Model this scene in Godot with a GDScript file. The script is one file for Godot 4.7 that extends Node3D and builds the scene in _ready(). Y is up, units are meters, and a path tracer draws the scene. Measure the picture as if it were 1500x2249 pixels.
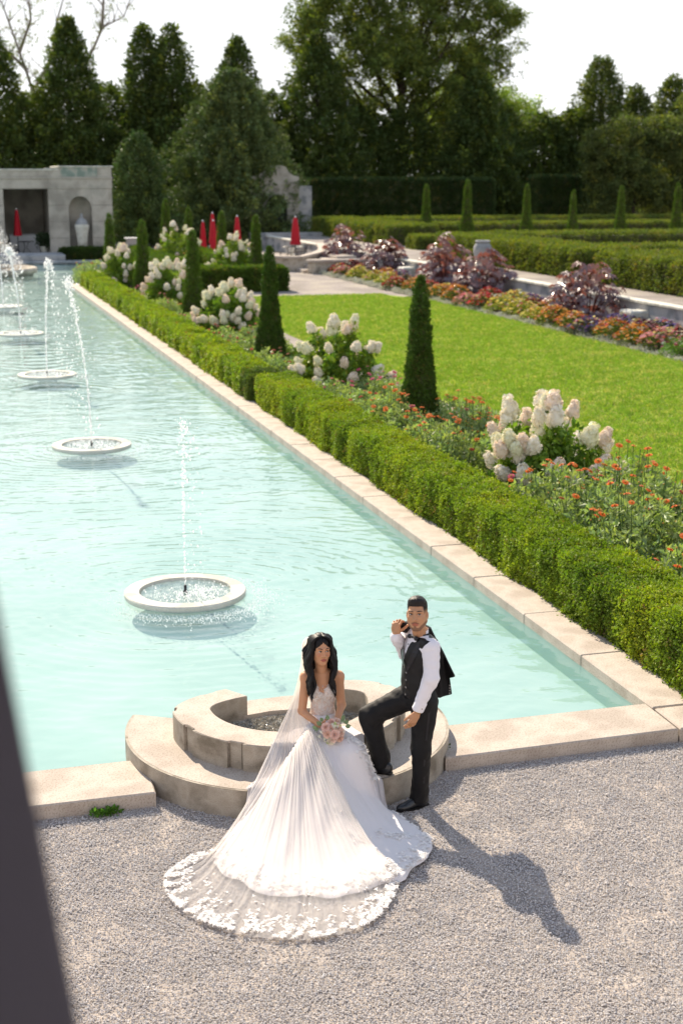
extends Node3D
# A formal garden: a long pool with disc fountains, clipped hedges and flower beds, and a wedding couple at its near end.

func _ready():
	rng.seed = 20240611
	setup_view()
	make_materials()
	build_ground()
	build_pool()
	build_front_basin()
	build_walls_and_loggia()
	build_trees()
	build_hedges()
	build_topiary()
	build_hydrangeas()
	build_flowers()
	build_right_bed()
	build_furniture()
	build_fountains()
	build_groom()
	build_bride()
	build_gravel()

func setup_view():
	var cam := Camera3D.new()
	cam.name = "camera"
	cam.fov = 39.593
	cam.near = 0.05
	cam.far = 900.0
	add_child(cam)
	cam.position = Vector3(0, 5.0, 0)
	cam.rotation_degrees = Vector3(-13.326, -16.073, 0)
	cam.current = true
	var lens := CameraAttributesPhysical.new()
	lens.frustum_focal_length = 33.3375
	lens.frustum_focus_distance = 11.4
	lens.exposure_aperture = 1.5
	lens.exposure_multiplier = 1.0
	cam.attributes = lens
	var env := Environment.new()
	env.background_mode = Environment.BG_SKY
	var sky := ProceduralSkyMaterial.new()
	sky.sky_top_color = Color(0.54, 0.62, 0.74)
	sky.sky_energy_multiplier = 0.9
	sky.sky_horizon_color = Color(0.97, 0.97, 0.965)
	sky.sky_curve = 0.32
	sky.ground_bottom_color = Color(0.45, 0.44, 0.4)
	sky.ground_horizon_color = Color(0.9, 0.9, 0.88)
	sky.sun_angle_max = 0.0
	var s := Sky.new()
	s.sky_material = sky
	env.sky = s
	env.tonemap_mode = Environment.TONE_MAPPER_LINEAR
	env.tonemap_exposure = 1.9
	env.sdfgi_enabled = true
	env.ssao_enabled = true
	env.ssil_enabled = true
	var we := WorldEnvironment.new()
	we.name = "environment"
	we.environment = env
	add_child(we)
	var sun := DirectionalLight3D.new()
	sun.name = "sun"
	sun.light_energy = 1.5
	sun.light_angular_distance = 0.5
	sun.light_color = Color(1.0, 0.94, 0.85)
	sun.shadow_enabled = true
	add_child(sun)
	sun.look_at_from_position(Vector3.ZERO, Vector3(0.155, -0.78, 0.985), Vector3.UP)

# ------------------------------------------------------------------ helpers
var rng := RandomNumberGenerator.new()
var M := {}
var taken := {}

func rnd(a: float, b: float) -> float:
	return a + (b - a) * rng.randf()

func lin(r: float, g: float, b: float) -> Color:
	return Color(r, g, b).linear_to_srgb()

func mat(c: Color, rough := 0.8) -> StandardMaterial3D:
	var m := StandardMaterial3D.new()
	m.albedo_color = c
	m.roughness = rough
	m.metallic_specular = 0.4
	return m

func tinted(rough: float, back := Color.BLACK) -> StandardMaterial3D:
	var m := StandardMaterial3D.new()
	m.vertex_color_use_as_albedo = true
	m.roughness = rough
	m.metallic_specular = 0.35
	if back != Color.BLACK:
		m.backlight_enabled = true
		m.backlight = back
	return m

func noise_tex(size: int, freq: float, seed_: int, cols: Array, offs: Array, oct := 4, kind := FastNoiseLite.TYPE_SIMPLEX_SMOOTH) -> NoiseTexture2D:
	var n := FastNoiseLite.new()
	n.seed = seed_
	n.frequency = freq
	n.noise_type = kind
	n.fractal_octaves = oct
	var t := NoiseTexture2D.new()
	t.width = size
	t.height = size
	t.seamless = true
	t.noise = n
	if cols.size() > 0:
		var g := Gradient.new()
		g.offsets = PackedFloat32Array(offs)
		g.colors = PackedColorArray(cols)
		t.color_ramp = g
	return t

func noise_height(size: int, freq: float, seed_: int, oct := 4) -> NoiseTexture2D:
	return noise_tex(size, freq, seed_, [], [], oct)

# stone, plaster, earth: coarse colour patches, a finer grain over them, and relief
func stone(cols: Array, offs: Array, scale: float, seed_: int, relief: float, rough := 0.85) -> StandardMaterial3D:
	var m := StandardMaterial3D.new()
	m.albedo_texture = noise_tex(512, 0.006, seed_, cols, offs, 6)
	m.uv1_triplanar = true
	m.uv1_world_triplanar = true
	m.uv1_scale = Vector3.ONE * scale
	m.roughness = rough
	m.metallic_specular = 0.35
	m.heightmap_enabled = relief > 0.0
	m.heightmap_texture = noise_height(512, 0.05, seed_ + 1, 5)
	m.heightmap_scale = relief
	m.detail_enabled = true
	m.detail_blend_mode = BaseMaterial3D.BLEND_MODE_MUL
	m.detail_uv_layer = BaseMaterial3D.DETAIL_UV_2
	m.uv2_triplanar = true
	m.uv2_world_triplanar = true
	m.uv2_scale = Vector3.ONE * scale * 5.3
	m.detail_albedo = noise_tex(512, 0.03, seed_ + 2, [Color(0.88, 0.87, 0.86), Color(1, 1, 1), Color(0.95, 0.945, 0.94)], [0.25, 0.5, 0.8], 5)
	return m

func numbered(called: String) -> String:
	if not taken.has(called):
		taken[called] = 0
		return called
	taken[called] += 1
	return "%s_%03d" % [called, taken[called]]

func tag(o: Node, label: String, category: String, group := "") -> void:
	if label:
		o.set_meta("label", label)
	if category:
		o.set_meta("category", category)
	if group:
		o.set_meta("group", group)

func thing(called: String, label: String, category: String, at := Vector3.ZERO, turn := 0.0, group := "") -> Node3D:
	var o := Node3D.new()
	o.name = numbered(called)
	add_child(o)
	o.position = at
	o.rotation.y = turn
	tag(o, label, category, group)
	return o

func obj(called: String, mesh: Mesh, m: Material, parent: Node = null) -> MeshInstance3D:
	var o := MeshInstance3D.new()
	o.name = called if parent else numbered(called)
	o.mesh = mesh
	o.material_override = m
	if parent:
		parent.add_child(o, true)
	else:
		add_child(o)
	return o

func struct(called: String, mesh: Mesh, m: Material) -> MeshInstance3D:
	var o := obj(called, mesh, m)
	o.set_meta("kind", "structure")
	return o

func copy_of(root: Node3D, at: Vector3, turn: float, label := "", group := "") -> Node3D:
	var base := String(root.name)
	var cut := RegEx.create_from_string("_\\d{3}$")
	base = cut.sub(base, "")
	var r: Node3D = root.duplicate()
	r.name = numbered(base)
	add_child(r)
	r.position = at
	r.rotation.y = turn
	if label:
		r.set_meta("label", label)
	if group:
		r.set_meta("group", group)
	return r

func scatter(called: String, mesh: Mesh, m: Material, places: Array, tints: Array, parent: Node = null) -> MultiMeshInstance3D:
	var mm := MultiMesh.new()
	mm.transform_format = MultiMesh.TRANSFORM_3D
	mm.use_colors = true
	mm.mesh = mesh
	mm.instance_count = places.size()
	for i in places.size():
		mm.set_instance_transform(i, places[i])
		mm.set_instance_color(i, tints[i])
	var o := MultiMeshInstance3D.new()
	o.name = called if parent else numbered(called)
	o.multimesh = mm
	o.material_override = m
	o.set_meta("kind", "stuff")
	if parent:
		parent.add_child(o, true)
	else:
		add_child(o)
	return o

func st_new(smooth := true) -> SurfaceTool:
	var st := SurfaceTool.new()
	st.begin(Mesh.PRIMITIVE_TRIANGLES)
	st.set_smooth_group(0 if smooth else -1)
	return st

func done(st: SurfaceTool) -> ArrayMesh:
	st.generate_normals()
	return st.commit()

func tri(st: SurfaceTool, a: Vector3, b: Vector3, c: Vector3) -> void:
	st.add_vertex(a)
	st.add_vertex(b)
	st.add_vertex(c)

# corners anticlockwise as seen from outside
func quad(st: SurfaceTool, a: Vector3, b: Vector3, c: Vector3, d: Vector3) -> void:
	tri(st, a, c, b)
	tri(st, a, d, c)

func add_box(st: SurfaceTool, c: Vector3, s: Vector3, bev := 0.0, basis := Basis.IDENTITY) -> void:
	st.set_smooth_group(-1)
	var h := s * 0.5
	var b: float = min(bev, min(h.x, min(h.y, h.z)) * 0.9)
	var P := func(sx: float, sy: float, sz: float, ax: int) -> Vector3:
		var p := Vector3(sx * (h.x - b), sy * (h.y - b), sz * (h.z - b))
		p[ax] += [sx, sy, sz][ax] * b
		return c + basis * p
	for ax in 3:
		var u := (ax + 1) % 3
		var v := (ax + 2) % 3
		for s1 in [-1.0, 1.0]:
			var q := []
			for k in [[-1.0, -1.0], [1.0, -1.0], [1.0, 1.0], [-1.0, 1.0]]:
				var sg := [0.0, 0.0, 0.0]
				sg[ax] = s1
				sg[u] = k[0]
				sg[v] = k[1]
				q.append(P.call(sg[0], sg[1], sg[2], ax))
			if s1 > 0:
				quad(st, q[0], q[1], q[2], q[3])
			else:
				quad(st, q[3], q[2], q[1], q[0])
	if b <= 0.0:
		return
	for ax in 3:                                 # edges along ax, between faces u and v
		var u := (ax + 1) % 3
		var v := (ax + 2) % 3
		for su in [-1.0, 1.0]:
			for sv in [-1.0, 1.0]:
				var g := func(sa: float, face: int) -> Vector3:
					var sg := [0.0, 0.0, 0.0]
					sg[ax] = sa
					sg[u] = su
					sg[v] = sv
					return P.call(sg[0], sg[1], sg[2], face)
				var q := [g.call(-1.0, u), g.call(1.0, u), g.call(1.0, v), g.call(-1.0, v)]
				if su * sv > 0:
					quad(st, q[3], q[2], q[1], q[0])
				else:
					quad(st, q[0], q[1], q[2], q[3])
	for sx in [-1.0, 1.0]:
		for sy in [-1.0, 1.0]:
			for sz in [-1.0, 1.0]:
				var a: Vector3 = P.call(sx, sy, sz, 0)
				var d: Vector3 = P.call(sx, sy, sz, 1)
				var e: Vector3 = P.call(sx, sy, sz, 2)
				if sx * sy * sz > 0:
					tri(st, a, e, d)
				else:
					tri(st, a, d, e)

func box_mesh(s: Vector3, bev := 0.0, c := Vector3.ZERO) -> ArrayMesh:
	var st := st_new(false)
	add_box(st, c, s, bev)
	return done(st)

# profile: (radius, height) from bottom to top, outside walked upwards
func add_lathe(st: SurfaceTool, prof: Array, segs: int, c := Vector3.ZERO, a0 := 0.0, a1 := TAU, smooth := true) -> void:
	st.set_smooth_group(0 if smooth else -1)
	for i in segs:
		var t0 := a0 + (a1 - a0) * i / segs
		var t1 := a0 + (a1 - a0) * (i + 1) / segs
		for k in prof.size() - 1:
			var p: Vector2 = prof[k]
			var q: Vector2 = prof[k + 1]
			var A := c + Vector3(sin(t0) * p.x, p.y, cos(t0) * p.x)
			var B := c + Vector3(sin(t1) * p.x, p.y, cos(t1) * p.x)
			var C := c + Vector3(sin(t1) * q.x, q.y, cos(t1) * q.x)
			var D := c + Vector3(sin(t0) * q.x, q.y, cos(t0) * q.x)
			if p.x < 1e-5:
				tri(st, A, D, C)
			elif q.x < 1e-5:
				tri(st, A, C, B)
			else:
				quad(st, A, B, C, D)

func add_tube(st: SurfaceTool, pts: Array, radii: Array, segs: int, caps := true) -> void:
	st.set_smooth_group(0)
	var rings := []
	var side := Vector3.RIGHT
	for i in pts.size():
		var d: Vector3 = (pts[min(i + 1, pts.size() - 1)] - pts[max(i - 1, 0)]).normalized()
		if i == 0:
			side = d.cross(Vector3.UP if abs(d.y) < 0.9 else Vector3.RIGHT).normalized()
		side = (side - d * side.dot(d)).normalized()
		var up := d.cross(side)
		var ring := []
		for k in segs:
			var a := TAU * k / segs
			ring.append(pts[i] + (side * cos(a) + up * sin(a)) * radii[i])
		rings.append(ring)
	for i in pts.size() - 1:
		for k in segs:
			var k2 := (k + 1) % segs
			quad(st, rings[i][k], rings[i][k2], rings[i + 1][k2], rings[i + 1][k])
	if caps:
		for k in segs:
			var k2 := (k + 1) % segs
			tri(st, pts[0], rings[0][k], rings[0][k2])
			tri(st, pts[-1], rings[-1][k2], rings[-1][k])

# polygon in plan (x, z), anticlockwise as seen from above with z down the page or not: wound by area
func add_prism(st: SurfaceTool, poly_: Array, y0: float, y1: float, bev := 0.0) -> void:
	st.set_smooth_group(-1)
	var poly := PackedVector2Array(poly_)
	var area := 0.0
	for i in poly.size():
		area += poly[i].cross(poly[(i + 1) % poly.size()])
	if area > 0:
		poly.reverse()
	var top := poly
	if bev > 0:
		var off := Geometry2D.offset_polygon(poly, -bev)
		if off.size() == 1 and off[0].size() == poly.size():
			var shift := 0
			var best := 1e9
			for k in poly.size():
				if off[0][k].distance_to(poly[0]) < best:
					best = off[0][k].distance_to(poly[0])
					shift = k
			top = PackedVector2Array()
			for k in poly.size():
				top.append(off[0][(k + shift) % poly.size()])
		else:
			bev = 0.0
	var n := poly.size()
	for i in n:
		var j := (i + 1) % n
		var a := Vector3(poly[i].x, y0, poly[i].y)
		var b := Vector3(poly[j].x, y0, poly[j].y)
		var c := Vector3(poly[j].x, y1 - bev, poly[j].y)
		var d := Vector3(poly[i].x, y1 - bev, poly[i].y)
		quad(st, a, b, c, d)
		if bev > 0:
			quad(st, d, c, Vector3(top[j].x, y1, top[j].y), Vector3(top[i].x, y1, top[i].y))
	var ids := Geometry2D.triangulate_polygon(top)
	for k in range(0, ids.size(), 3):
		var a := top[ids[k]]
		var b := top[ids[k + 1]]
		var c := top[ids[k + 2]]
		var p := [Vector3(a.x, y1, a.y), Vector3(b.x, y1, b.y), Vector3(c.x, y1, c.y)]
		if (p[1] - p[0]).cross(p[2] - p[0]).y > 0:
			tri(st, p[0], p[2], p[1])
		else:
			tri(st, p[0], p[1], p[2])

# a clump of small folded leaves about the origin
func leaf_clump(n: int, spread: float, leaf: float, width: float, seed_: int, up_bias := 0.3) -> ArrayMesh:
	var r := RandomNumberGenerator.new()
	r.seed = seed_
	var st := SurfaceTool.new()
	st.begin(Mesh.PRIMITIVE_TRIANGLES)
	st.set_smooth_group(-1)
	for i in n:
		var d := Vector3(r.randfn(), r.randfn() + up_bias, r.randfn()).normalized()
		var p := d * spread * pow(r.randf(), 0.5)
		var dir := (d + Vector3(r.randfn(), r.randfn(), r.randfn()) * 0.6).normalized()
		var side := dir.cross(Vector3(r.randfn(), r.randfn(), r.randfn())).normalized()
		var nrm := dir.cross(side)
		var L := leaf * r.randf_range(0.7, 1.25)
		var W := L * width * 0.5
		var tip := p + dir * L - nrm * L * 0.12
		var l := p + dir * L * 0.45 + side * W + nrm * W * 0.25
		var q := p + dir * L * 0.45 - side * W + nrm * W * 0.25
		tri(st, p, l, tip)
		tri(st, p, tip, q)
	st.generate_normals()
	return st.commit()

func rot_random() -> Basis:
	return Basis.from_euler(Vector3(rnd(-PI, PI), rnd(-PI, PI), rnd(-PI, PI)))

func facing(n: Vector3, spin: float) -> Basis:      # y axis along n
	var s := n.cross(Vector3.RIGHT if abs(n.x) < 0.9 else Vector3.FORWARD).normalized()
	return Basis(s, n, s.cross(n)).rotated(n, spin)

func vary(c: Color, v: float, hue := 0.0) -> Color:
	var k := rnd(1.0 - v, 1.0 + v)
	var h := rnd(-hue, hue)
	return Color(c.r * k * (1.0 + h), c.g * k, c.b * k * (1.0 - h))
# ------------------------------------------------------------------ materials
func make_materials():
	M.stone = stone([Color(0.50, 0.46, 0.40), Color(0.70, 0.66, 0.60), Color(0.76, 0.72, 0.66), Color(0.66, 0.61, 0.54)], [0.2, 0.42, 0.62, 0.85], 0.45, 11, 0.06)
	M.stone_top = stone([Color(0.69, 0.64, 0.59), Color(0.735, 0.69, 0.64), Color(0.765, 0.72, 0.67), Color(0.72, 0.675, 0.62)], [0.2, 0.45, 0.62, 0.85], 0.5, 31, 0.05)
	M.stone_stained = stone([Color(0.5, 0.465, 0.41), Color(0.62, 0.585, 0.53), Color(0.7, 0.665, 0.61), Color(0.64, 0.6, 0.54)], [0.25, 0.4, 0.58, 0.85], 0.9, 17, 0.08)
	M.stone_white = stone([Color(0.74, 0.73, 0.68), Color(0.84, 0.83, 0.78), Color(0.86, 0.85, 0.81)], [0.25, 0.5, 0.8], 0.6, 41, 0.04)
	M.stone_loggia = stone([Color(0.6, 0.58, 0.54), Color(0.68, 0.655, 0.61), Color(0.73, 0.705, 0.66), Color(0.65, 0.635, 0.595)], [0.22, 0.42, 0.62, 0.85], 0.16, 53, 0.1)
	M.stone_grey = stone([Color(0.52, 0.53, 0.54), Color(0.65, 0.65, 0.65), Color(0.7, 0.69, 0.68)], [0.25, 0.5, 0.8], 0.2, 59, 0.2)
	M.copper_stain = stone([Color(0.5, 0.555, 0.515), Color(0.58, 0.615, 0.575), Color(0.66, 0.655, 0.61)], [0.3, 0.5, 0.75], 0.5, 61, 0.2)
	M.gravel_base = stone([Color(0.6, 0.57, 0.545), Color(0.66, 0.625, 0.595), Color(0.71, 0.67, 0.63)], [0.3, 0.5, 0.75], 0.7, 71, 0.8, 1.0)
	M.path = stone([Color(0.55, 0.52, 0.49), Color(0.6, 0.565, 0.54), Color(0.645, 0.61, 0.56)], [0.3, 0.5, 0.75], 0.11, 73, 0.2, 1.0)
	M.soil = stone([Color(0.2, 0.16, 0.12), Color(0.27, 0.21, 0.15), Color(0.33, 0.27, 0.2)], [0.3, 0.5, 0.75], 0.8, 79, 1.0, 1.0)
	M.lawn = stone([Color(0.48, 0.57, 0.16), Color(0.57, 0.66, 0.21), Color(0.66, 0.7, 0.33), Color(0.54, 0.64, 0.19)], [0.28, 0.46, 0.62, 0.8], 0.09, 83, 0.8, 1.0)
	M.far_ground = stone([Color(0.2, 0.24, 0.12), Color(0.26, 0.3, 0.15), Color(0.3, 0.32, 0.19)], [0.3, 0.5, 0.75], 0.05, 89, 0.5, 1.0)
	M.pool_paint = stone([Color(0.525, 0.67, 0.65), Color(0.565, 0.7, 0.68), Color(0.61, 0.725, 0.705), Color(0.55, 0.685, 0.66)], [0.25, 0.46, 0.62, 0.85], 0.07, 97, 0.0, 0.7)
	M.pool_paint.detail_enabled = false
	# water: a clear sheet with ripples of two sizes
	var w := StandardMaterial3D.new()
	w.transparency = BaseMaterial3D.TRANSPARENCY_ALPHA
	w.albedo_color = Color(0.66, 0.82, 0.79, 0.2)
	w.roughness = 0.06
	w.metallic_specular = 0.5
	w.normal_enabled = true
	var nt := noise_tex(1024, 0.011, 101, [], [], 3)
	nt.as_normal_map = true
	nt.bump_strength = 5.0
	w.normal_texture = nt
	w.normal_scale = 0.22
	w.uv1_scale = Vector3(0.35, 0.55, 1)
	M.water = w
	var wd := w.duplicate()
	wd.uv1_scale = Vector3(1.4, 1.4, 1)
	wd.normal_scale = 2.2
	M.choppy = wd
	var wp := w.duplicate()
	wp.normal_enabled = false
	M.choppy_plain = wp
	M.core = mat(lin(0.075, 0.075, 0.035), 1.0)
	M.leaf_box = tinted(0.62, lin(0.6, 0.7, 0.12))
	M.leaf_yew = tinted(0.6, lin(0.22, 0.32, 0.06))
	M.leaf_tree = tinted(0.55, lin(0.7, 0.8, 0.2))
	M.leaf_soft = tinted(0.5, lin(0.6, 0.7, 0.2))
	M.leaf_purple = tinted(0.3, lin(0.3, 0.06, 0.03))
	M.petal = tinted(0.6, lin(0.35, 0.35, 0.35))
	M.grass = tinted(0.6, lin(0.62, 0.72, 0.12))
	M.bark = stone([Color(0.2, 0.17, 0.14), Color(0.3, 0.26, 0.22), Color(0.38, 0.34, 0.29)], [0.3, 0.5, 0.75], 0.8, 103, 2.0, 1.0)
	M.bark_pale = mat(lin(0.28, 0.23, 0.18), 0.9)
	M.stem = mat(lin(0.07, 0.12, 0.03), 0.7)
	M.red = mat(lin(0.42, 0.008, 0.018), 0.75)
	M.black_metal = mat(lin(0.02, 0.02, 0.022), 0.4)
	M.dark = mat(lin(0.03, 0.03, 0.035), 0.8)
	M.white_paint = mat(lin(0.7, 0.7, 0.7), 0.6)
	M.drop = mat(Color(1, 1, 1, 0.75), 0.3)
	M.drop.transparency = BaseMaterial3D.TRANSPARENCY_ALPHA
	M.drop.backlight_enabled = true
	M.drop.backlight = Color(1, 1, 1)
	M.drop.vertex_color_use_as_albedo = true

# ------------------------------------------------------------------ ground
var POOL := [Rect2(-0.73, -66.5, 7.03, 55.2), Rect2(-2.0, -73.0, 9.6, 6.5), Rect2(-8.0, -84.0, 20.5, 11.0)]

func sheet(x0: float, x1: float, z0: float, z1: float, y: float) -> ArrayMesh:
	var st := st_new()
	quad(st, Vector3(x0, y, z1), Vector3(x1, y, z1), Vector3(x1, y, z0), Vector3(x0, y, z0))
	return done(st)

func build_ground():
	var xs := [-400.0, -8.0, -2.0, -0.73, 6.3, 7.6, 12.5, 500.0]
	var zs := [-600.0, -84.0, -73.0, -66.5, -11.3, 300.0]
	var st := st_new()
	for i in xs.size() - 1:
		for k in zs.size() - 1:
			var mid := Vector2((xs[i] + xs[i + 1]) / 2, (zs[k] + zs[k + 1]) / 2)
			var wet := false
			for r in POOL:
				wet = wet or r.has_point(mid)
			if not wet:
				var y := -0.03
				quad(st, Vector3(xs[i], y, zs[k + 1]), Vector3(xs[i + 1], y, zs[k + 1]), Vector3(xs[i + 1], y, zs[k]), Vector3(xs[i], y, zs[k]))
	struct("ground", done(st), M.far_ground)
	struct("gravel_court", sheet(-14, 26, -11.25, 6, -0.008), M.gravel_base)
	struct("garden_path", sheet(10.35, 11.05, -76, -11.25, 0.0), M.path)
	struct("terrace_gravel", sheet(12.6, 22.9, -112, -57.5, -0.004), M.path)
	struct("terrace_gravel_far", sheet(-9, 12.6, -112, -84.1, -0.004), M.path)
	# the lawn, with a softly curved far end
	var lawn := []
	for p in [[11.05, -11.25], [19.62, -11.25], [19.66, -56.0], [18.9, -58.4], [16.0, -59.1], [13.0, -58.9], [11.6, -58.0], [11.05, -56.5]]:
		lawn.append(Vector2(p[0], p[1]))
	st = st_new()
	add_prism(st, lawn, -0.02, 0.015)
	struct("lawn", done(st), M.lawn)
	struct("bed_soil", sheet(6.7, 10.35, -73, -11.25, 0.004), M.soil)
	struct("border_soil", sheet(19.75, 22.85, -75, -12, 0.02), M.soil)
	st = st_new(false)
	add_box(st, Vector3(163.1, 0.42, -80), Vector3(280, 0.84, 260), 0.0)
	struct("upper_terrace", done(st), M.path)

func build_lawn_grass():
	var tuft := leaf_clump(9, 0.05, 0.06, 0.22, 5, 1.6)
	var streak := FastNoiseLite.new()
	streak.seed = 3
	streak.frequency = 0.9
	var pl := []
	var co := []
	for i in 100000:
		var z := -58.6 + 40.0 * pow(rng.randf(), 1.0)
		var x := rnd(11.08, 19.6)
		if z < -56.5 and (x < 11.9 or x > 18.6):
			continue
		var s := rnd(0.6, 1.3)
		pl.append(Transform3D(Basis.from_euler(Vector3(rnd(-0.3, 0.3), rnd(0, TAU), rnd(-0.3, 0.3))).scaled(Vector3(s, s, s)), Vector3(x, 0.0, z)))
		var dry := rng.randf() - 0.9 * clampf(streak.get_noise_2d(x * 0.35, z * 1.1) - 0.1, 0.0, 0.5)
		var c := Color(0.27, 0.385, 0.07) if dry > 0.16 else Color(0.52, 0.5, 0.22)
		co.append(vary(c, 0.25, 0.1))
	var o := scatter("lawn_grass", tuft, M.grass, pl, co)
	tag(o, "short sunlit grass covering the lawn", "grass")

func build_gravel():
	build_lawn_grass()
	# individual pebbles over the court in front of the pool
	var st := SurfaceTool.new()
	st.begin(Mesh.PRIMITIVE_TRIANGLES)
	st.set_smooth_group(-1)
	var ring := []
	for k in 6:
		var a := TAU * k / 6.0
		ring.append(Vector3(cos(a) * [1.0, 0.85, 1.05, 0.9, 1.1, 0.8][k], [0.05, -0.1, 0.1, 0.0, -0.05, 0.1][k], sin(a) * [0.8, 0.9, 0.75, 0.95, 0.7, 0.85][k]))
	var top := [Vector3(0.3, 0.55, 0.2), Vector3(-0.4, 0.6, 0.25), Vector3(0.0, 0.5, -0.4)]
	var own := [0, 0, 1, 1, 2, 2]
	for k in 6:
		var k2 := (k + 1) % 6
		tri(st, ring[k], top[own[k]], ring[k2])
		if own[k] != own[k2]:
			tri(st, ring[k2], top[own[k]], top[own[k2]])
	tri(st, top[0], top[2], top[1])
	st.generate_normals()
	var peb := st.commit()
	var fn := FastNoiseLite.new()
	fn.seed = 7
	fn.frequency = 0.9
	var pl := []
	var co := []
	for i in 520000:
		var x := rnd(-1.2, 8.6)
		var z := rnd(-10.93, -5.2)
		if z > -6.3 and rng.randf() < 0.5:
			continue
		if Vector2(x - 2.83, z + 11.55).length() < 1.43:
			continue
		var bare := fn.get_noise_2d(x, z) + 0.35 * fn.get_noise_2d(x * 4.0, z * 4.0)
		if bare > 0.3 and rng.randf() < 0.45:
			continue
		var s := rnd(0.004, 0.008)
		if rng.randf() < 0.03:
			s *= 1.5
		pl.append(Transform3D(Basis.from_euler(Vector3(rnd(-0.5, 0.5), rnd(0, TAU), rnd(-0.5, 0.5))).scaled(Vector3(s, s * rnd(0.7, 1.1), s)), Vector3(x, rnd(-0.006, 0.006), z)))
		var t := rng.randf()
		var c := Color(0.5, 0.47, 0.45)
		if t < 0.22:
			c = Color(0.4, 0.38, 0.385)
		elif t < 0.45:
			c = Color(0.58, 0.545, 0.52)
		elif t < 0.55:
			c = Color(0.52, 0.46, 0.41)
		elif t < 0.6:
			c = Color(0.3, 0.285, 0.29)
		co.append(vary(c, 0.18, 0.04))
	var o := scatter("gravel_pebbles", peb, tinted(0.85), pl, co)
	tag(o, "loose grey and tan gravel covering the court", "gravel")

# ------------------------------------------------------------------ pool
func build_pool():
	var floor_y := -0.22
	var n := 0
	var names := ["pool_floor", "pool_floor_middle", "pool_floor_far"]
	for r in POOL:
		struct(names[n], sheet(r.position.x, r.end.x, r.position.y, r.end.y, floor_y), M.pool_paint)
		n += 1
	# walls of the basin
	var st := st_new(false)
	var W := [[-0.73, -11.3, 6.3, -11.3], [6.3, -11.3, 6.3, -66.5], [6.3, -66.5, 7.6, -66.5], [7.6, -66.5, 7.6, -73.0], [7.6, -73.0, 12.5, -73.0], [12.5, -73.0, 12.5, -84.0], [12.5, -84.0, -8.0, -84.0], [-8.0, -84.0, -8.0, -73.0], [-8.0, -73.0, -2.0, -73.0], [-2.0, -73.0, -2.0, -66.5], [-2.0, -66.5, -0.73, -66.5], [-0.73, -66.5, -0.73, -11.3]]
	for w in W:
		quad(st, Vector3(w[0], -0.22, w[1]), Vector3(w[2], -0.22, w[3]), Vector3(w[2], 0.005, w[3]), Vector3(w[0], 0.005, w[1]))
	struct("pool_wall", done(st), M.pool_paint)
	st = st_new(false)
	for w in W:
		quad(st, Vector3(w[0], 0.005, w[1]), Vector3(w[2], 0.005, w[3]), Vector3(w[2], 0.06, w[3]), Vector3(w[0], 0.06, w[1]))
	struct("pool_wall_upper", done(st), M.stone)
	# water surface: waves as real relief, spreading in rings from the disc fountains
	struct("pool_water", water_sheet(POOL[0], 0.075, -34.0), M.water)
	struct("pool_water_middle", water_sheet(POOL[1], 0.4, 0.0), M.water)
	struct("pool_water_far", water_sheet(POOL[2], 0.5, 0.0), M.water)
	# coping stones
	build_coping()

func wave(x: float, z: float) -> float:
	var y := 0.0
	for k in 5:
		var d := Vector2(x - 2.79, z + 16.56 + 10.1 * k).length()
		if d < 6.0 and d > 0.5:
			y += 0.006 * sin(d * 30.0 + 0.6 * sin(3.0 * atan2(x - 2.79, z + 16.56 + 10.1 * k))) * exp(-d * 0.36)
	return y + wave_noise.get_noise_2d(x * 1.0, z * 1.6) * 0.009 + wave_noise.get_noise_2d(x * 3.1 + 40.0, z * 4.3) * 0.004

var wave_noise := FastNoiseLite.new()

func water_sheet(r: Rect2, step: float, fine_to: float) -> ArrayMesh:
	wave_noise.seed = 5
	wave_noise.frequency = 0.9
	wave_noise.fractal_octaves = 2
	var zs := []
	var z := r.end.y
	while z > r.position.y + 0.01:
		zs.append(z)
		z -= step if z > fine_to or fine_to == 0.0 else step * 2.2
	zs.append(r.position.y)
	var nx := int(ceil(r.size.x / (step * 1.3)))
	var v := PackedVector3Array()
	var nn := PackedVector3Array()
	var uv := PackedVector2Array()
	var ix := PackedInt32Array()
	var tang := PackedFloat32Array()
	for k in zs.size():
		for i in nx + 1:
			var x := r.position.x + r.size.x * i / nx
			var y := wave(x, zs[k])
			var e := 0.02
			var n := Vector3(-(wave(x + e, zs[k]) - y) / e, 1.0, -(wave(x, zs[k] + e) - y) / e).normalized()
			v.append(Vector3(x, 0.02 + y, zs[k]))
			nn.append(n)
			uv.append(Vector2(x, zs[k]))
			tang.append_array(PackedFloat32Array([1, 0, 0, 1]))
	for k in zs.size() - 1:
		for i in nx:
			var a := k * (nx + 1) + i
			var b := a + nx + 1
			ix.append_array(PackedInt32Array([a, b, a + 1, a + 1, b, b + 1]))
	var arr := []
	arr.resize(Mesh.ARRAY_MAX)
	arr[Mesh.ARRAY_VERTEX] = v
	arr[Mesh.ARRAY_NORMAL] = nn
	arr[Mesh.ARRAY_TEX_UV] = uv
	arr[Mesh.ARRAY_TANGENT] = tang
	arr[Mesh.ARRAY_INDEX] = ix
	var am := ArrayMesh.new()
	am.add_surface_from_arrays(Mesh.PRIMITIVE_TRIANGLES, arr)
	return am

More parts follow.
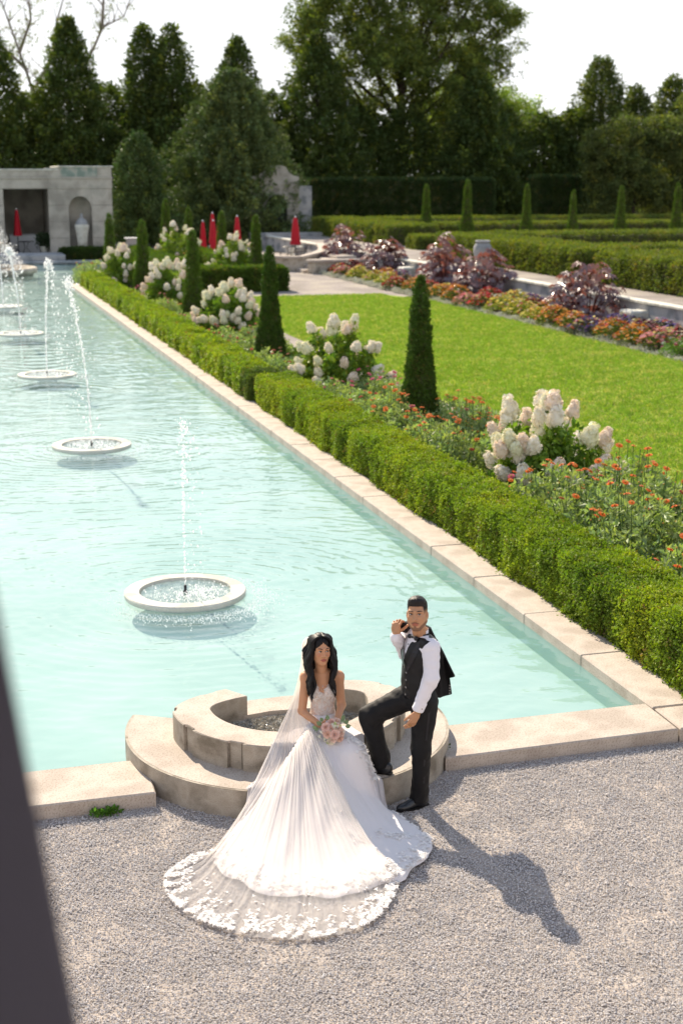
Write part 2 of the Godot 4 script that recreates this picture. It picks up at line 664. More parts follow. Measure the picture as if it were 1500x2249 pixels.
func build_coping():
	var c := thing("pool_coping", "pale stone coping slabs along the hedge side of the pool", "coping", Vector3(6.52, 0, -11.3))
	var z := -11.28
	var k := 0
	while z > -66.4:
		var L: float = min(rnd(1.45, 1.7), z + 66.5)
		var o := obj("slab", box_mesh(Vector3(0.5, 0.13, L - 0.008), 0.012), M.stone_top, c)
		o.position = Vector3(0.02 + rnd(-0.004, 0.004), 0.068 + rnd(-0.003, 0.003), z - L / 2 + 11.3)
		o.rotation.y = rnd(-0.002, 0.002)
		z -= L
		k += 1
	# the corner stone and the front kerb, both sides of the round basin
	var f := thing("front_coping", "broad pale kerb stone right of the round step, by the hedge", "coping", Vector3(5, 0, -11.1))
	var st := st_new(false)
	add_prism(st, [Vector2(4.1, -11.42), Vector2(6.29, -11.42), Vector2(6.27, -10.76), Vector2(4.02, -10.72)], -0.03, 0.125, 0.012)
	var o1 := obj("slab", done(st), M.stone_top, f)
	o1.position = Vector3(-5, 0, 11.1)
	st = st_new(false)
	add_prism(st, [Vector2(6.305, -11.27), Vector2(7.9, -11.27), Vector2(7.9, -10.7), Vector2(6.285, -10.755)], -0.03, 0.128, 0.012)
	var o2 := obj("slab", done(st), M.stone_top, f)
	o2.position = Vector3(-5, 0, 11.1)
	var g := thing("front_coping", "broad pale kerb stone left of the round step, by the dark pier", "coping", Vector3(0.5, 0, -11.1))
	var cuts := [1.52, -0.35, -2.3]
	for i in 2:
		st = st_new(false)
		add_prism(st, [Vector2(cuts[i] + (0.02 if i == 0 else -0.006), -11.42), Vector2(cuts[i + 1], -11.42), Vector2(cuts[i + 1], -10.72), Vector2(cuts[i] - (0.0 if i == 0 else 0.006), -10.71)], -0.03, 0.125, 0.012)
		var s := obj("slab", done(st), M.stone_top, g)
		s.position = Vector3(-0.5, 0, 11.1)
	# left side of the pool and the far copings
	var l := thing("pool_coping", "pale stone coping along the far left side of the pool", "coping", Vector3(-0.98, 0, -40))
	for i in 34:
		var s := obj("slab", box_mesh(Vector3(0.5, 0.13, 1.59), 0.012), M.stone_top, l)
		s.position = Vector3(0, 0.066, 40 - 12.2 - 1.6 * i)
	var q := thing("pool_coping", "stone edge across the far end of the pool before the pavilion", "coping", Vector3(2, 0, -84.3))
	for i in 12:
		var s := obj("slab", box_mesh(Vector3(1.75, 0.2, 0.6), 0.02), M.stone_grey, q)
		s.position = Vector3(-9.2 + 1.76 * i, 0.1, 0)
	var e := thing("pool_coping", "short stone edge round the far corner of the flower bed", "coping", Vector3(7.8, 0, -70))
	for b in [[7.0, -66.75, 1.3, 0.45], [7.82, -70.0, 0.42, 6.1], [10.1, -73.25, 4.9, 0.45]]:
		var s := obj("slab", box_mesh(Vector3(b[2], 0.13, b[3]), 0.012), M.stone_top, e)
		s.position = Vector3(b[0] - 7.8, 0.066, b[1] + 70)

# ------------------------------------------------------------------ the round stone basin at the near end
func ring_poly(off: float, a0: float, a1: float, steps: int) -> Array:
	# horseshoe plan: a half circle towards the court, a flatter half ellipse over the pool; angle 0 looks at the court
	var out := []
	for i in steps + 1:
		var a := a0 + (a1 - a0) * i / steps
		var back: float = lerp(0.26, 0.5, off)
		var r: float = lerp(0.70, 0.99, off)
		var z := cos(a) * (r if cos(a) > 0 else back)
		out.append(Vector2(sin(a) * r, z))
	return out

func build_front_basin():
	var cx := 2.83
	var b := thing("stone_basin", "low horseshoe stone wall on a round step at the pool's near end", "fountain basin", Vector3(cx, 0, -11.5))
	# step: a disc cut straight across over the pool
	var poly := []
	for i in 97:
		var a := -2.02 + 4.04 * i / 96.0
		poly.append(Vector2(sin(a) * 1.43, cos(a) * 1.43 - 0.05))
	poly.append(Vector2(0.9, -0.45))
	poly.append(Vector2(-0.9, -0.45))
	var st := st_new(false)
	add_prism(st, poly, -0.6, 0.24, 0.018)
	obj("step", done(st), M.stone_stained, b)
	var lid := []
	for p in poly:
		lid.append(p * 0.983)
	st = st_new(false)
	add_prism(st, lid, 0.2, 0.2425)
	obj("step_top", done(st), M.stone_top, b)
	# wall: panels between flat pilasters
	var ends := 2.66
	var top := 0.475
	var cuts := []
	var a := -ends
	var pil := 0.1
	var marks := [-2.45, -1.75, -1.22, -0.69, -0.17, 0.36, 0.89, 1.42, 1.95, 2.45]
	var seg := func(a0: float, a1: float, out_by: float, called: String, m: Material, y0: float, y1: float, steps: int):
		var inner := ring_poly(0.0, a0, a1, steps)
		var outer := ring_poly(1.0, a0, a1, steps)
		var pts := []
		for p in outer:
			pts.append(p * (1.0 + out_by))
		inner.reverse()
		pts.append_array(inner)
		var s := st_new(false)
		add_prism(s, pts, y0, y1, 0.0)
		obj(called, done(s), m, b)
	seg.call(-ends, ends, 0.0, "wall_body", M.stone_stained, 0.21, top, 90)
	var cap_in := ring_poly(0.006, -ends, ends, 90)
	for i in marks.size():
		# pilaster and the panel after it stand 12 and 24 mm proud
		var m0: float = marks[i] - pil * 0.5
		var m1: float = marks[i] + pil * 0.5
		var strip := func(a0: float, a1: float, by: float, called: String, m: Material):
			var o := ring_poly(1.0, a0, a1, 10)
			var far := []
			var near := []
			for p in o:
				far.append(p * (1.0 + by))
				near.append(p * 0.99)
			near.reverse()
			far.append_array(near)
			var s := st_new(false)
			add_prism(s, far, 0.2, top, 0.004)
			obj(called, done(s), m, b)
		strip.call(m0, m1, 0.012, "pilaster", M.stone_stained)
		if i + 1 < marks.size():
			strip.call(m1 + 0.02, marks[i + 1] - pil * 0.5 - 0.02, 0.038, "panel", M.stone_stained)
	# top surface follows the scalloped outline
	var rim := []
	for i in 181:
		var t: float = -ends + 2.0 * ends * i / 180.0
		var by := 0.03
		for m in marks:
			if abs(t - m) < pil * 0.5 + 0.02:
				by = 0.004
		rim.append(ring_poly(1.0, t, t + 0.001, 1)[0] * (1.0 + by))
	var inn := ring_poly(0.02, -ends, ends, 60)
	inn.reverse()
	rim.append_array(inn)
	st = st_new(false)
	add_prism(st, rim, top - 0.02, top + 0.004, 0.0)
	obj("wall_top", done(st), M.stone_top, b)
	# the bed inside, a sill over the pool, and wet gravel
	var bed := ring_poly(0.05, -PI, PI, 60)
	st = st_new(false)
	add_prism(st, bed, 0.15, 0.262)
	obj("basin_floor", done(st), M.stone_stained, b)
	st = st_new(false)
	add_prism(st, [Vector2(-0.42, -0.56), Vector2(-0.36, -0.22), Vector2(-0.1, -0.27), Vector2(0.15, -0.25), Vector2(0.38, -0.22), Vector2(0.42, -0.56), Vector2(0.1, -0.6), Vector2(-0.2, -0.58)], 0.1, 0.3, 0.02)
	obj("sill", done(st), M.stone_top, b)
	var pl := []
	var co := []
	var peb := leaf_clump(5, 0.012, 0.02, 0.9, 9)
	for i in 5000:
		var q := Vector2(rnd(-0.66, 0.66), rnd(-0.24, 0.66))
		if q.length() > 0.66 or (q.y < 0 and pow(q.x / 0.66, 2) + pow(q.y / 0.22, 2) > 1.0):
			continue
		pl.append(Transform3D(rot_random().scaled(Vector3.ONE * rnd(0.6, 1.1)), Vector3(q.x, 0.264, q.y)))
		co.append(vary(Color(0.4, 0.38, 0.33), 0.3, 0.05))
	scatter("wet_gravel", peb, tinted(0.25), pl, co, b)
	var w := thing("weed_tuft", "small green weeds growing at the foot of the left kerb", "weed", Vector3(1.12, 0, -10.66))
	leafy(w, "leaves", leaf_clump(8, 0.02, 0.032, 0.6, 21, 1.0), M.leaf_soft, 40, Vector3(0.12, 0.03, 0.025), Color(0.1, 0.22, 0.03))
	w = thing("weed_tuft", "mossy weeds in the gap beside the round step, right kerb", "weed", Vector3(4.13, 0, -10.9))
	leafy(w, "leaves", leaf_clump(8, 0.02, 0.03, 0.6, 22, 1.0), M.leaf_soft, 50, Vector3(0.03, 0.1, 0.12), Color(0.1, 0.15, 0.02))

func leafy(parent: Node3D, called: String, clump: Mesh, m: Material, n: int, size: Vector3, c: Color, lift := 0.0):
	var pl := []
	var co := []
	for i in n:
		var p := Vector3(rnd(-1, 1) * size.x, rnd(0, 1) * size.y + lift, rnd(-1, 1) * size.z)
		pl.append(Transform3D(Basis.from_euler(Vector3(rnd(-0.5, 0.5), rnd(0, TAU), rnd(-0.5, 0.5))).scaled(Vector3.ONE * rnd(0.7, 1.3)), p))
		co.append(vary(c, 0.3, 0.12))
	return scatter(called, clump, m, pl, co, parent)
# ------------------------------------------------------------------ hedges
func hedge(called: String, label: String, x0: float, x1: float, z0: float, z1: float, y0: float, h: float, dens: float, clump: Mesh, c: Color, group := "", rough := 0.03, m: Material = null):
	var o := thing(called, label, "hedge", Vector3((x0 + x1) / 2, y0, (z0 + z1) / 2), 0.0, group)
	var sx := x1 - x0
	var sz := z1 - z0
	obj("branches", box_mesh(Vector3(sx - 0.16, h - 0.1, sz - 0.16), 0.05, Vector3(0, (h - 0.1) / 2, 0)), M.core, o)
	var fn := FastNoiseLite.new()
	fn.seed = int(x0 * 13 + z0 * 7)
	fn.frequency = 1.1
	var pl := []
	var co := []
	var faces := [[sx * sz, 0], [sz * h, 1], [sz * h, 2], [sx * h, 3], [sx * h, 4]]
	for f in faces:
		for i in int(f[0] * dens):
			var p := Vector3.ZERO
			var n := Vector3.UP
			match f[1]:
				0: p = Vector3(rnd(-sx, sx) / 2, h, rnd(-sz, sz) / 2)
				1:
					p = Vector3(-sx / 2, rnd(0.02, h), rnd(-sz, sz) / 2)
					n = Vector3.LEFT
				2:
					p = Vector3(sx / 2, rnd(0.02, h), rnd(-sz, sz) / 2)
					n = Vector3.RIGHT
				3:
					p = Vector3(rnd(-sx, sx) / 2, rnd(0.02, h), -sz / 2)
					n = Vector3.FORWARD
				4:
					p = Vector3(rnd(-sx, sx) / 2, rnd(0.02, h), sz / 2)
					n = Vector3.BACK
			# round the arrises a little and let the surface roll
			var ex: float = clampf(abs(p.x) - (sx / 2 - 0.12), 0, 0.12)
			var ey: float = clampf(p.y - (h - 0.12), 0, 0.12)
			var ez: float = clampf(abs(p.z) - (sz / 2 - 0.12), 0, 0.12)
			var pull := Vector3(-sign(p.x) * (ey + ez) * 0.28 if ex > 0 else 0.0, -(ex + ez) * 0.28 if ey > 0 else 0.0, -sign(p.z) * (ey + ex) * 0.28 if ez > 0 else 0.0)
			var roll := fn.get_noise_3d(p.x + o.position.x, p.y, p.z + o.position.z)
			p += pull + n * (roll * rough * 2.2 + rng.randfn(0, rough * 0.6) - rough)
			pl.append(Transform3D(facing((n + Vector3(0, 0.35, 0)).normalized(), rnd(0, TAU)).scaled(Vector3.ONE * rnd(0.75, 1.25)), p))
			var v := vary(c, 0.28, 0.12)
			if rng.randf() < 0.03:
				v = Color(0.26, 0.2, 0.05)
			var age := fn.get_noise_2d((p.x + o.position.x) * 0.5 + 90.0, (p.z + o.position.z) * 0.5) + 0.5 * fn.get_noise_2d((p.z + o.position.z) * 3.0, p.y * 1.2 + 40.0)
			co.append(v.lerp(Color(v.r * 1.35, v.g * 1.12, v.b * 1.1), clampf(age * 1.6, 0, 1)).lerp(Color(v.r * 0.55, v.g * 0.62, v.b * 0.8), clampf(-age * 1.5, 0, 1)))
	scatter("foliage", clump, m if m else M.leaf_box, pl, co, o)
	return o

func build_hedges():
	var near := leaf_clump(14, 0.045, 0.034, 0.6, 1, 0.7)
	var mid := leaf_clump(13, 0.07, 0.055, 0.6, 2, 0.7)
	var far := leaf_clump(12, 0.13, 0.1, 0.6, 3, 0.7)
	var box := Color(0.25, 0.335, 0.03)
	hedge("box_hedge", "long clipped box hedge along the pool, nearest section by the court", 6.74, 7.62, -30.3, -10.2, 0.0, 0.78, 800.0, near, box, "", 0.05)
	hedge("box_hedge", "long clipped box hedge along the pool, farther section towards the pavilion", 6.72, 7.5, -66.0, -31.4, 0.0, 0.72, 330.0, mid, box, "", 0.055)
	var b = hedge("box_bush", "loose rounded box bush between the two poolside hedge sections", 6.68, 7.45, -31.6, -30.5, 0.0, 0.72, 700.0, near, Color(0.13, 0.18, 0.035), "", 0.06)
	b.set_meta("category", "bush")
	hedge("box_hedge", "low box edging between the gravel path and near flower bed", 9.25, 9.75, -33.5, -11.5, 0.0, 0.3, 420.0, mid, Color(0.13, 0.2, 0.025))
	hedge("box_hedge", "low box edging between the gravel path and middle flower bed", 9.25, 9.75, -56.0, -34.5, 0.0, 0.3, 300.0, mid, Color(0.13, 0.2, 0.025))
	hedge("box_hedge", "dark clipped hedge across the path beyond the lawn's far end", 11.4, 15.3, -62.9, -61.7, 0.0, 0.98, 150.0, far, Color(0.1, 0.16, 0.02))
	hedge("box_hedge", "clipped hedge along the right side of the far bed", 14.4, 15.3, -84.0, -63.0, 0.0, 0.9, 100.0, far, Color(0.1, 0.16, 0.02))
	hedge("box_hedge", "clipped hedge along the left side of the far bed", 11.4, 12.2, -84.0, -63.0, 0.0, 0.9, 100.0, far, Color(0.1, 0.16, 0.02))
	hedge("box_hedge", "low dark hedge at the foot of the pavilion wall below the niche", 7.8, 10.9, -88.2, -87.0, 0.0, 0.68, 110.0, far, Color(0.05, 0.09, 0.015))
	# the maze on the upper terrace
	var mz := Color(0.165, 0.2, 0.035)
	var g := "maze hedges on the upper terrace"
	hedge("maze_hedge", "broad olive maze hedge nearest the right edge, above the retaining wall", 25.4, 42.0, -52.0, -38.0, 0.84, 1.15, 60.0, far, mz, g)
	hedge("maze_hedge", "long olive maze hedge beside the terrace walk, right of the stone jar", 25.5, 28.2, -71.0, -54.0, 0.84, 1.15, 75.0, far, mz, g)
	hedge("maze_hedge", "maze hedge arm running right behind the nearest broad hedge", 28.25, 70.0, -58.5, -56.0, 0.84, 1.12, 50.0, far, mz, g)
	hedge("maze_hedge", "maze hedge arm with dark front face, in front of the right cones", 28.25, 90.0, -71.0, -68.5, 0.84, 1.2, 42.0, far, mz, g)
	hedge("maze_hedge", "broad maze hedge behind the farthest purple bush, left of the first cone", 26.9, 30.0, -101.0, -83.0, 0.84, 1.15, 60.0, far, mz, g)
	hedge("maze_hedge", "maze hedge arm passing behind the leftmost terrace cone", 30.05, 56.0, -92.5, -90.0, 0.84, 1.0, 45.0, far, mz, g)
	hedge("maze_hedge", "low far maze hedge in front of the tall dark hedge", 31.0, 62.0, -102.0, -99.9, 0.84, 1.1, 40.0, far, mz, g)
	hedge("maze_bush", "small clipped bush in the gap beside the leftmost terrace cone", 27.0, 28.6, -80.0, -78.0, 0.84, 0.7, 90.0, far, mz).set_meta("category", "bush")
	var big := leaf_clump(12, 0.17, 0.14, 0.6, 4, 0.5)
	hedge("tall_hedge", "tall straight dark hedge wall behind the maze, left of centre", 31.2, 47.8, -120.0, -118.0, 0.84, 3.75, 80.0, big, Color(0.055, 0.09, 0.022), "", 0.05, M.leaf_yew)
	hedge("tall_hedge", "shorter tall dark hedge block under the right trees", 51.8, 56.0, -120.0, -118.0, 0.84, 4.0, 80.0, big, Color(0.055, 0.09, 0.022), "", 0.05, M.leaf_yew)

# ------------------------------------------------------------------ clipped cones
func make_cone(clump: Mesh, n: int, c: Color, prof: Array) -> Node3D:
	var o := Node3D.new()
	var st := st_new()
	var inner := []
	for p in prof:
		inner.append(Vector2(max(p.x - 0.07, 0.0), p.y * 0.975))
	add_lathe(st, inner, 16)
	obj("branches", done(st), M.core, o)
	st = st_new()
	add_tube(st, [Vector3(0, 0, 0), Vector3(0, 0.5, 0)], [0.06, 0.05], 8)
	obj("trunk", done(st), M.bark, o)
	var fn := FastNoiseLite.new()
	fn.frequency = 2.0
	var pl := []
	var co := []
	var tot: float = prof[-1].y
	while pl.size() < n:
		var y := rnd(0.0, tot)
		var r := 0.0
		for k in prof.size() - 1:
			if y >= prof[k].y and y <= prof[k + 1].y:
				r = lerp(prof[k].x, prof[k + 1].x, (y - prof[k].y) / (prof[k + 1].y - prof[k].y))
		if rng.randf() * 0.42 > r + 0.06:
			continue
		var a := rnd(0, TAU)
		var d := Vector3(cos(a), 0, sin(a))
		var p := Vector3(0, y, 0) + d * (r - 0.045 + rng.randfn(0, 0.012))
		p += d * fn.get_noise_3d(p.x * 2, p.y * 2, p.z * 2) * 0.05
		pl.append(Transform3D(facing((d + Vector3(0, 0.7, 0)).normalized(), rnd(0, TAU)).scaled(Vector3.ONE * rnd(0.75, 1.25)), p))
		var v := vary(c, 0.3, 0.1)
		if rng.randf() < 0.03:
			v = Color(0.16, 0.12, 0.04)
		co.append(v)
	scatter("foliage", clump, M.leaf_yew, pl, co, o)
	return o

func build_topiary():
	var P := []
	for q in [[0.33, 0.0], [0.41, 0.12], [0.415, 0.35], [0.375, 0.7], [0.31, 1.05], [0.25, 1.45], [0.205, 1.9], [0.175, 2.35], [0.145, 2.75], [0.115, 2.98], [0.07, 3.12], [0.03, 3.18], [0.0, 3.2]]:
		P.append(Vector2(q[0], q[1]))
	var fine := make_cone(leaf_clump(12, 0.045, 0.042, 0.35, 31, 1.2), 3600, Color(0.075, 0.13, 0.016), P)
	var rough := make_cone(leaf_clump(10, 0.07, 0.065, 0.4, 32, 1.2), 1500, Color(0.115, 0.18, 0.022), P)
	var spots := [
		[8.6, -24.66, 0, "tall clipped yew cone behind the orange flowers, nearest of all cones"],
		[8.5, -36.2, 0, "tall clipped yew cone between the two nearest large white flower bushes"],
		[8.6, -47.8, 1, "clipped yew cone left of the third white flower bush by the pool"],
		[8.6, -59.4, 1, "clipped yew cone standing right in front of the far white bushes by the pool"],
		[8.6, -70.2, 1, "clipped yew cone at the pool end of the bed, beside the pavilion"],
		[14.6, -64.8, 1, "clipped cone behind the dark cross hedge, left of the single red parasol"],
		[14.6, -72.7, 1, "slim clipped cone right of the cluster of red parasols"],
		[14.6, -82.3, 1, "slim clipped cone left of the cluster of red parasols"],
		[14.2, -87.8, 1, "tallest slim cone in front of the smaller juniper"]]
	for s in spots:
		var src: Node3D = fine if s[2] == 0 else rough
		var o: Node3D = src.duplicate()
		o.name = numbered("topiary_cone")
		add_child(o)
		o.position = Vector3(s[0], 0, s[1])
		o.rotation.y = rnd(0, TAU)
		o.scale = Vector3.ONE * (1.0 if s[1] > -86 else 1.12)
		tag(o, s[3], "topiary", "clipped cones in the lower garden")
	spots = [[30.3, -86.0, "leftmost clipped cone on the upper terrace, before the tall dark hedge", 1.0], [33.1, -86.2, "second clipped cone from the left on the upper terrace", 1.08], [37.2, -86.3, "third clipped cone from the left on the upper terrace", 1.0],
		[40.3, -86.0, "fourth and shortest clipped cone on the upper terrace", 0.9], [43.8, -86.2, "fifth clipped cone from the left on the upper terrace", 0.97], [48.0, -86.4, "rightmost clipped cone on the upper terrace", 1.02]]
	for s in spots:
		var o: Node3D = rough.duplicate()
		o.name = numbered("topiary_cone")
		add_child(o)
		o.position = Vector3(s[0], 0.84, s[1])
		o.rotation = Vector3(0, rnd(0, TAU), 0)
		o.scale = Vector3(1.05, 1.12, 1.05) * s[3]
		tag(o, s[2], "topiary", "clipped cones on the upper terrace")
	fine.free()
	rough.free()

# ------------------------------------------------------------------ hydrangeas
func panicle(seed_: int) -> ArrayMesh:
	var r := RandomNumberGenerator.new()
	r.seed = seed_
	var st := SurfaceTool.new()
	st.begin(Mesh.PRIMITIVE_TRIANGLES)
	st.set_smooth_group(-1)
	# a dense inner body and many small four-petalled florets over it
	var body := [Vector2(0.0, 0.0), Vector2(0.32, 0.06), Vector2(0.44, 0.3), Vector2(0.4, 0.6), Vector2(0.24, 0.95), Vector2(0.0, 1.12)]
	add_lathe(st, body, 8)
	st.set_smooth_group(-1)
	for i in 110:
		var y := r.randf()
		var rad: float = lerp(0.5, 0.16, pow(y, 1.6)) * (0.6 + 0.4 * min(1.0, y * 5.0))
		var a := r.randf() * TAU
		var n := Vector3(cos(a), lerp(-0.3, 1.4, y * y), sin(a)).normalized()
		n = (n + Vector3(r.randfn(), r.randfn(), r.randfn()) * 0.3).normalized()
		var c := Vector3(cos(a) * rad, y * 1.15, sin(a) * rad) + n * r.randf_range(-0.02, 0.06)
		var b := facing(n, r.randf() * TAU)
		var s := r.randf_range(0.09, 0.14)
		for k in 2:
			var u := b.x.rotated(n, k * PI / 2)
			var v := b.z.rotated(n, k * PI / 2)
			tri(st, c - n * 0.02, c + u * s + v * s * 0.55 + n * 0.03, c + u * s - v * s * 0.55 + n * 0.03)
			tri(st, c - n * 0.02, c - u * s - v * s * 0.55 + n * 0.03, c - u * s + v * s * 0.55 + n * 0.03)
	st.generate_normals()
	return st.commit()

func petals(c: Color) -> StandardMaterial3D:
	var m := mat(c, 0.7)
	m.backlight_enabled = true
	m.backlight = Color(0.55, 0.5, 0.42)
	return m

func build_hydrangeas():
	var heads := [panicle(1), panicle(2), panicle(3)]
	var cols := [petals(lin(0.86, 0.8, 0.65)), petals(lin(0.86, 0.73, 0.61)), petals(lin(0.82, 0.81, 0.6)), petals(lin(0.88, 0.83, 0.72))]
	var clump := leaf_clump(10, 0.1, 0.11, 0.55, 41, 0.4)
	var spots := [
		[8.75, -19.4, 1.08, 1.74, 62, "big cream panicle hydrangea nearest the camera, beyond the near box hedge", 0.5],
		[8.7, -30.2, 1.1, 1.95, 52, "cream hydrangea with yellow-green leaves between the two nearest yew cones", 1.0],
		[8.7, -42.4, 1.05, 1.9, 54, "round cream hydrangea left of the lawn, behind the second yew cone", 0.4],
		[8.7, -52.9, 1.15, 1.95, 46, "cream hydrangea between the third and fourth poolside yew cones", 0.6],
		[8.7, -66.2, 1.15, 1.8, 38, "cream hydrangea at the far end of the poolside bed", 0.7],
		[13.75, -66.3, 1.2, 2.3, 46, "cream hydrangea behind the dark cross hedge, below the red parasols", 0.9],
		[13.3, -78.8, 1.3, 2.35, 44, "farthest cream hydrangea, below the slim cones", 1.0],
		[9.6, -57.5, 0.9, 1.5, 24, "small cream hydrangea tucked behind the fourth yew cone", 0.7]]
	for s in spots:
		var o := thing("hydrangea", s[5], "hydrangea", Vector3(s[0], 0, s[1]), 0.0, "panicle hydrangeas in the flower beds")
		var R: float = s[2]
		var Ht: float = s[3]
		var pl := []
		var co := []
		var st := st_new()
		for i in s[4]:
			# heads crowd the dome from knee height to the top
			var e := asin(rnd(0.1, 0.85)) if i > 8 else rnd(0.95, 1.5)
			var a := rnd(0, TAU)
			var k := rnd(0.85, 1.05)
			var d := Vector3(cos(a) * cos(e), sin(e), sin(a) * cos(e))
			var p := Vector3(d.x * R * k, 0.12 + (Ht - 0.22) * d.y * k, d.z * R * k)
			var up := (d + Vector3(0, 0.5 + rnd(-0.2, 0.4), 0)).normalized()
			var sz := rnd(0.19, 0.27) * (1.15 if i < 10 else 1.0)
			var h := obj("flower_head", heads[i % 3], cols[rng.randi() % 4], o)
			h.transform = Transform3D(facing(up, rnd(0, TAU)).scaled(Vector3(sz * 0.95, sz * rnd(0.8, 1.05), sz * 0.95)), p)
			add_tube(st, [Vector3(rnd(-0.1, 0.1), 0.0, rnd(-0.1, 0.1)), p * 0.55 + Vector3(0, 0.1, 0), p], [0.012, 0.01, 0.006], 5, false)
			for j in 11:
				pl.append(Transform3D(facing((up + Vector3(rng.randfn(), 0, rng.randfn()) * 0.5).normalized(), rnd(0, TAU)).scaled(Vector3.ONE * rnd(0.8, 1.3)), p * rnd(0.62, 0.96)))
				co.append(vary(Color(0.14, 0.26, 0.035).lerp(Color(0.34, 0.4, 0.05), rng.randf() * s[6]), 0.25, 0.1))
		for j in 240:
			var a := rnd(0, TAU)
			var e := asin(rnd(0.0, 0.95))
			var k := rnd(0.45, 0.95)
			pl.append(Transform3D(rot_random(), Vector3(cos(a) * cos(e) * R * k, 0.1 + sin(e) * (Ht - 0.3) * k, sin(a) * cos(e) * R * k)))
			co.append(vary(Color(0.11, 0.22, 0.03).lerp(Color(0.3, 0.36, 0.05), rng.randf() * s[6]), 0.3, 0.1))
		obj("stems", done(st), M.stem, o)
		scatter("leaves", clump, M.leaf_soft, pl, co, o)

# ------------------------------------------------------------------ zinnias and other bed flowers
func daisy(rings: int) -> ArrayMesh:
	var st := SurfaceTool.new()
	st.begin(Mesh.PRIMITIVE_TRIANGLES)
	st.set_smooth_group(-1)
	for k in rings:
		var n := 11 - k * 2
		for i in n:
			var a := TAU * (i + 0.5 * k) / n
			var d := Vector3(cos(a), 0, sin(a))
			var s := Vector3(-sin(a), 0, cos(a))
			var L := 1.0 - 0.28 * k
			var y := 0.12 * k
			tri(st, Vector3(0, y - 0.1, 0), d * L * 0.7 + s * 0.24 + Vector3(0, y + 0.12, 0), d * L + Vector3(0, y + 0.06, 0))
			tri(st, Vector3(0, y - 0.1, 0), d * L + Vector3(0, y + 0.06, 0), d * L * 0.7 - s * 0.24 + Vector3(0, y + 0.12, 0))
	st.generate_normals()
	return st.commit()

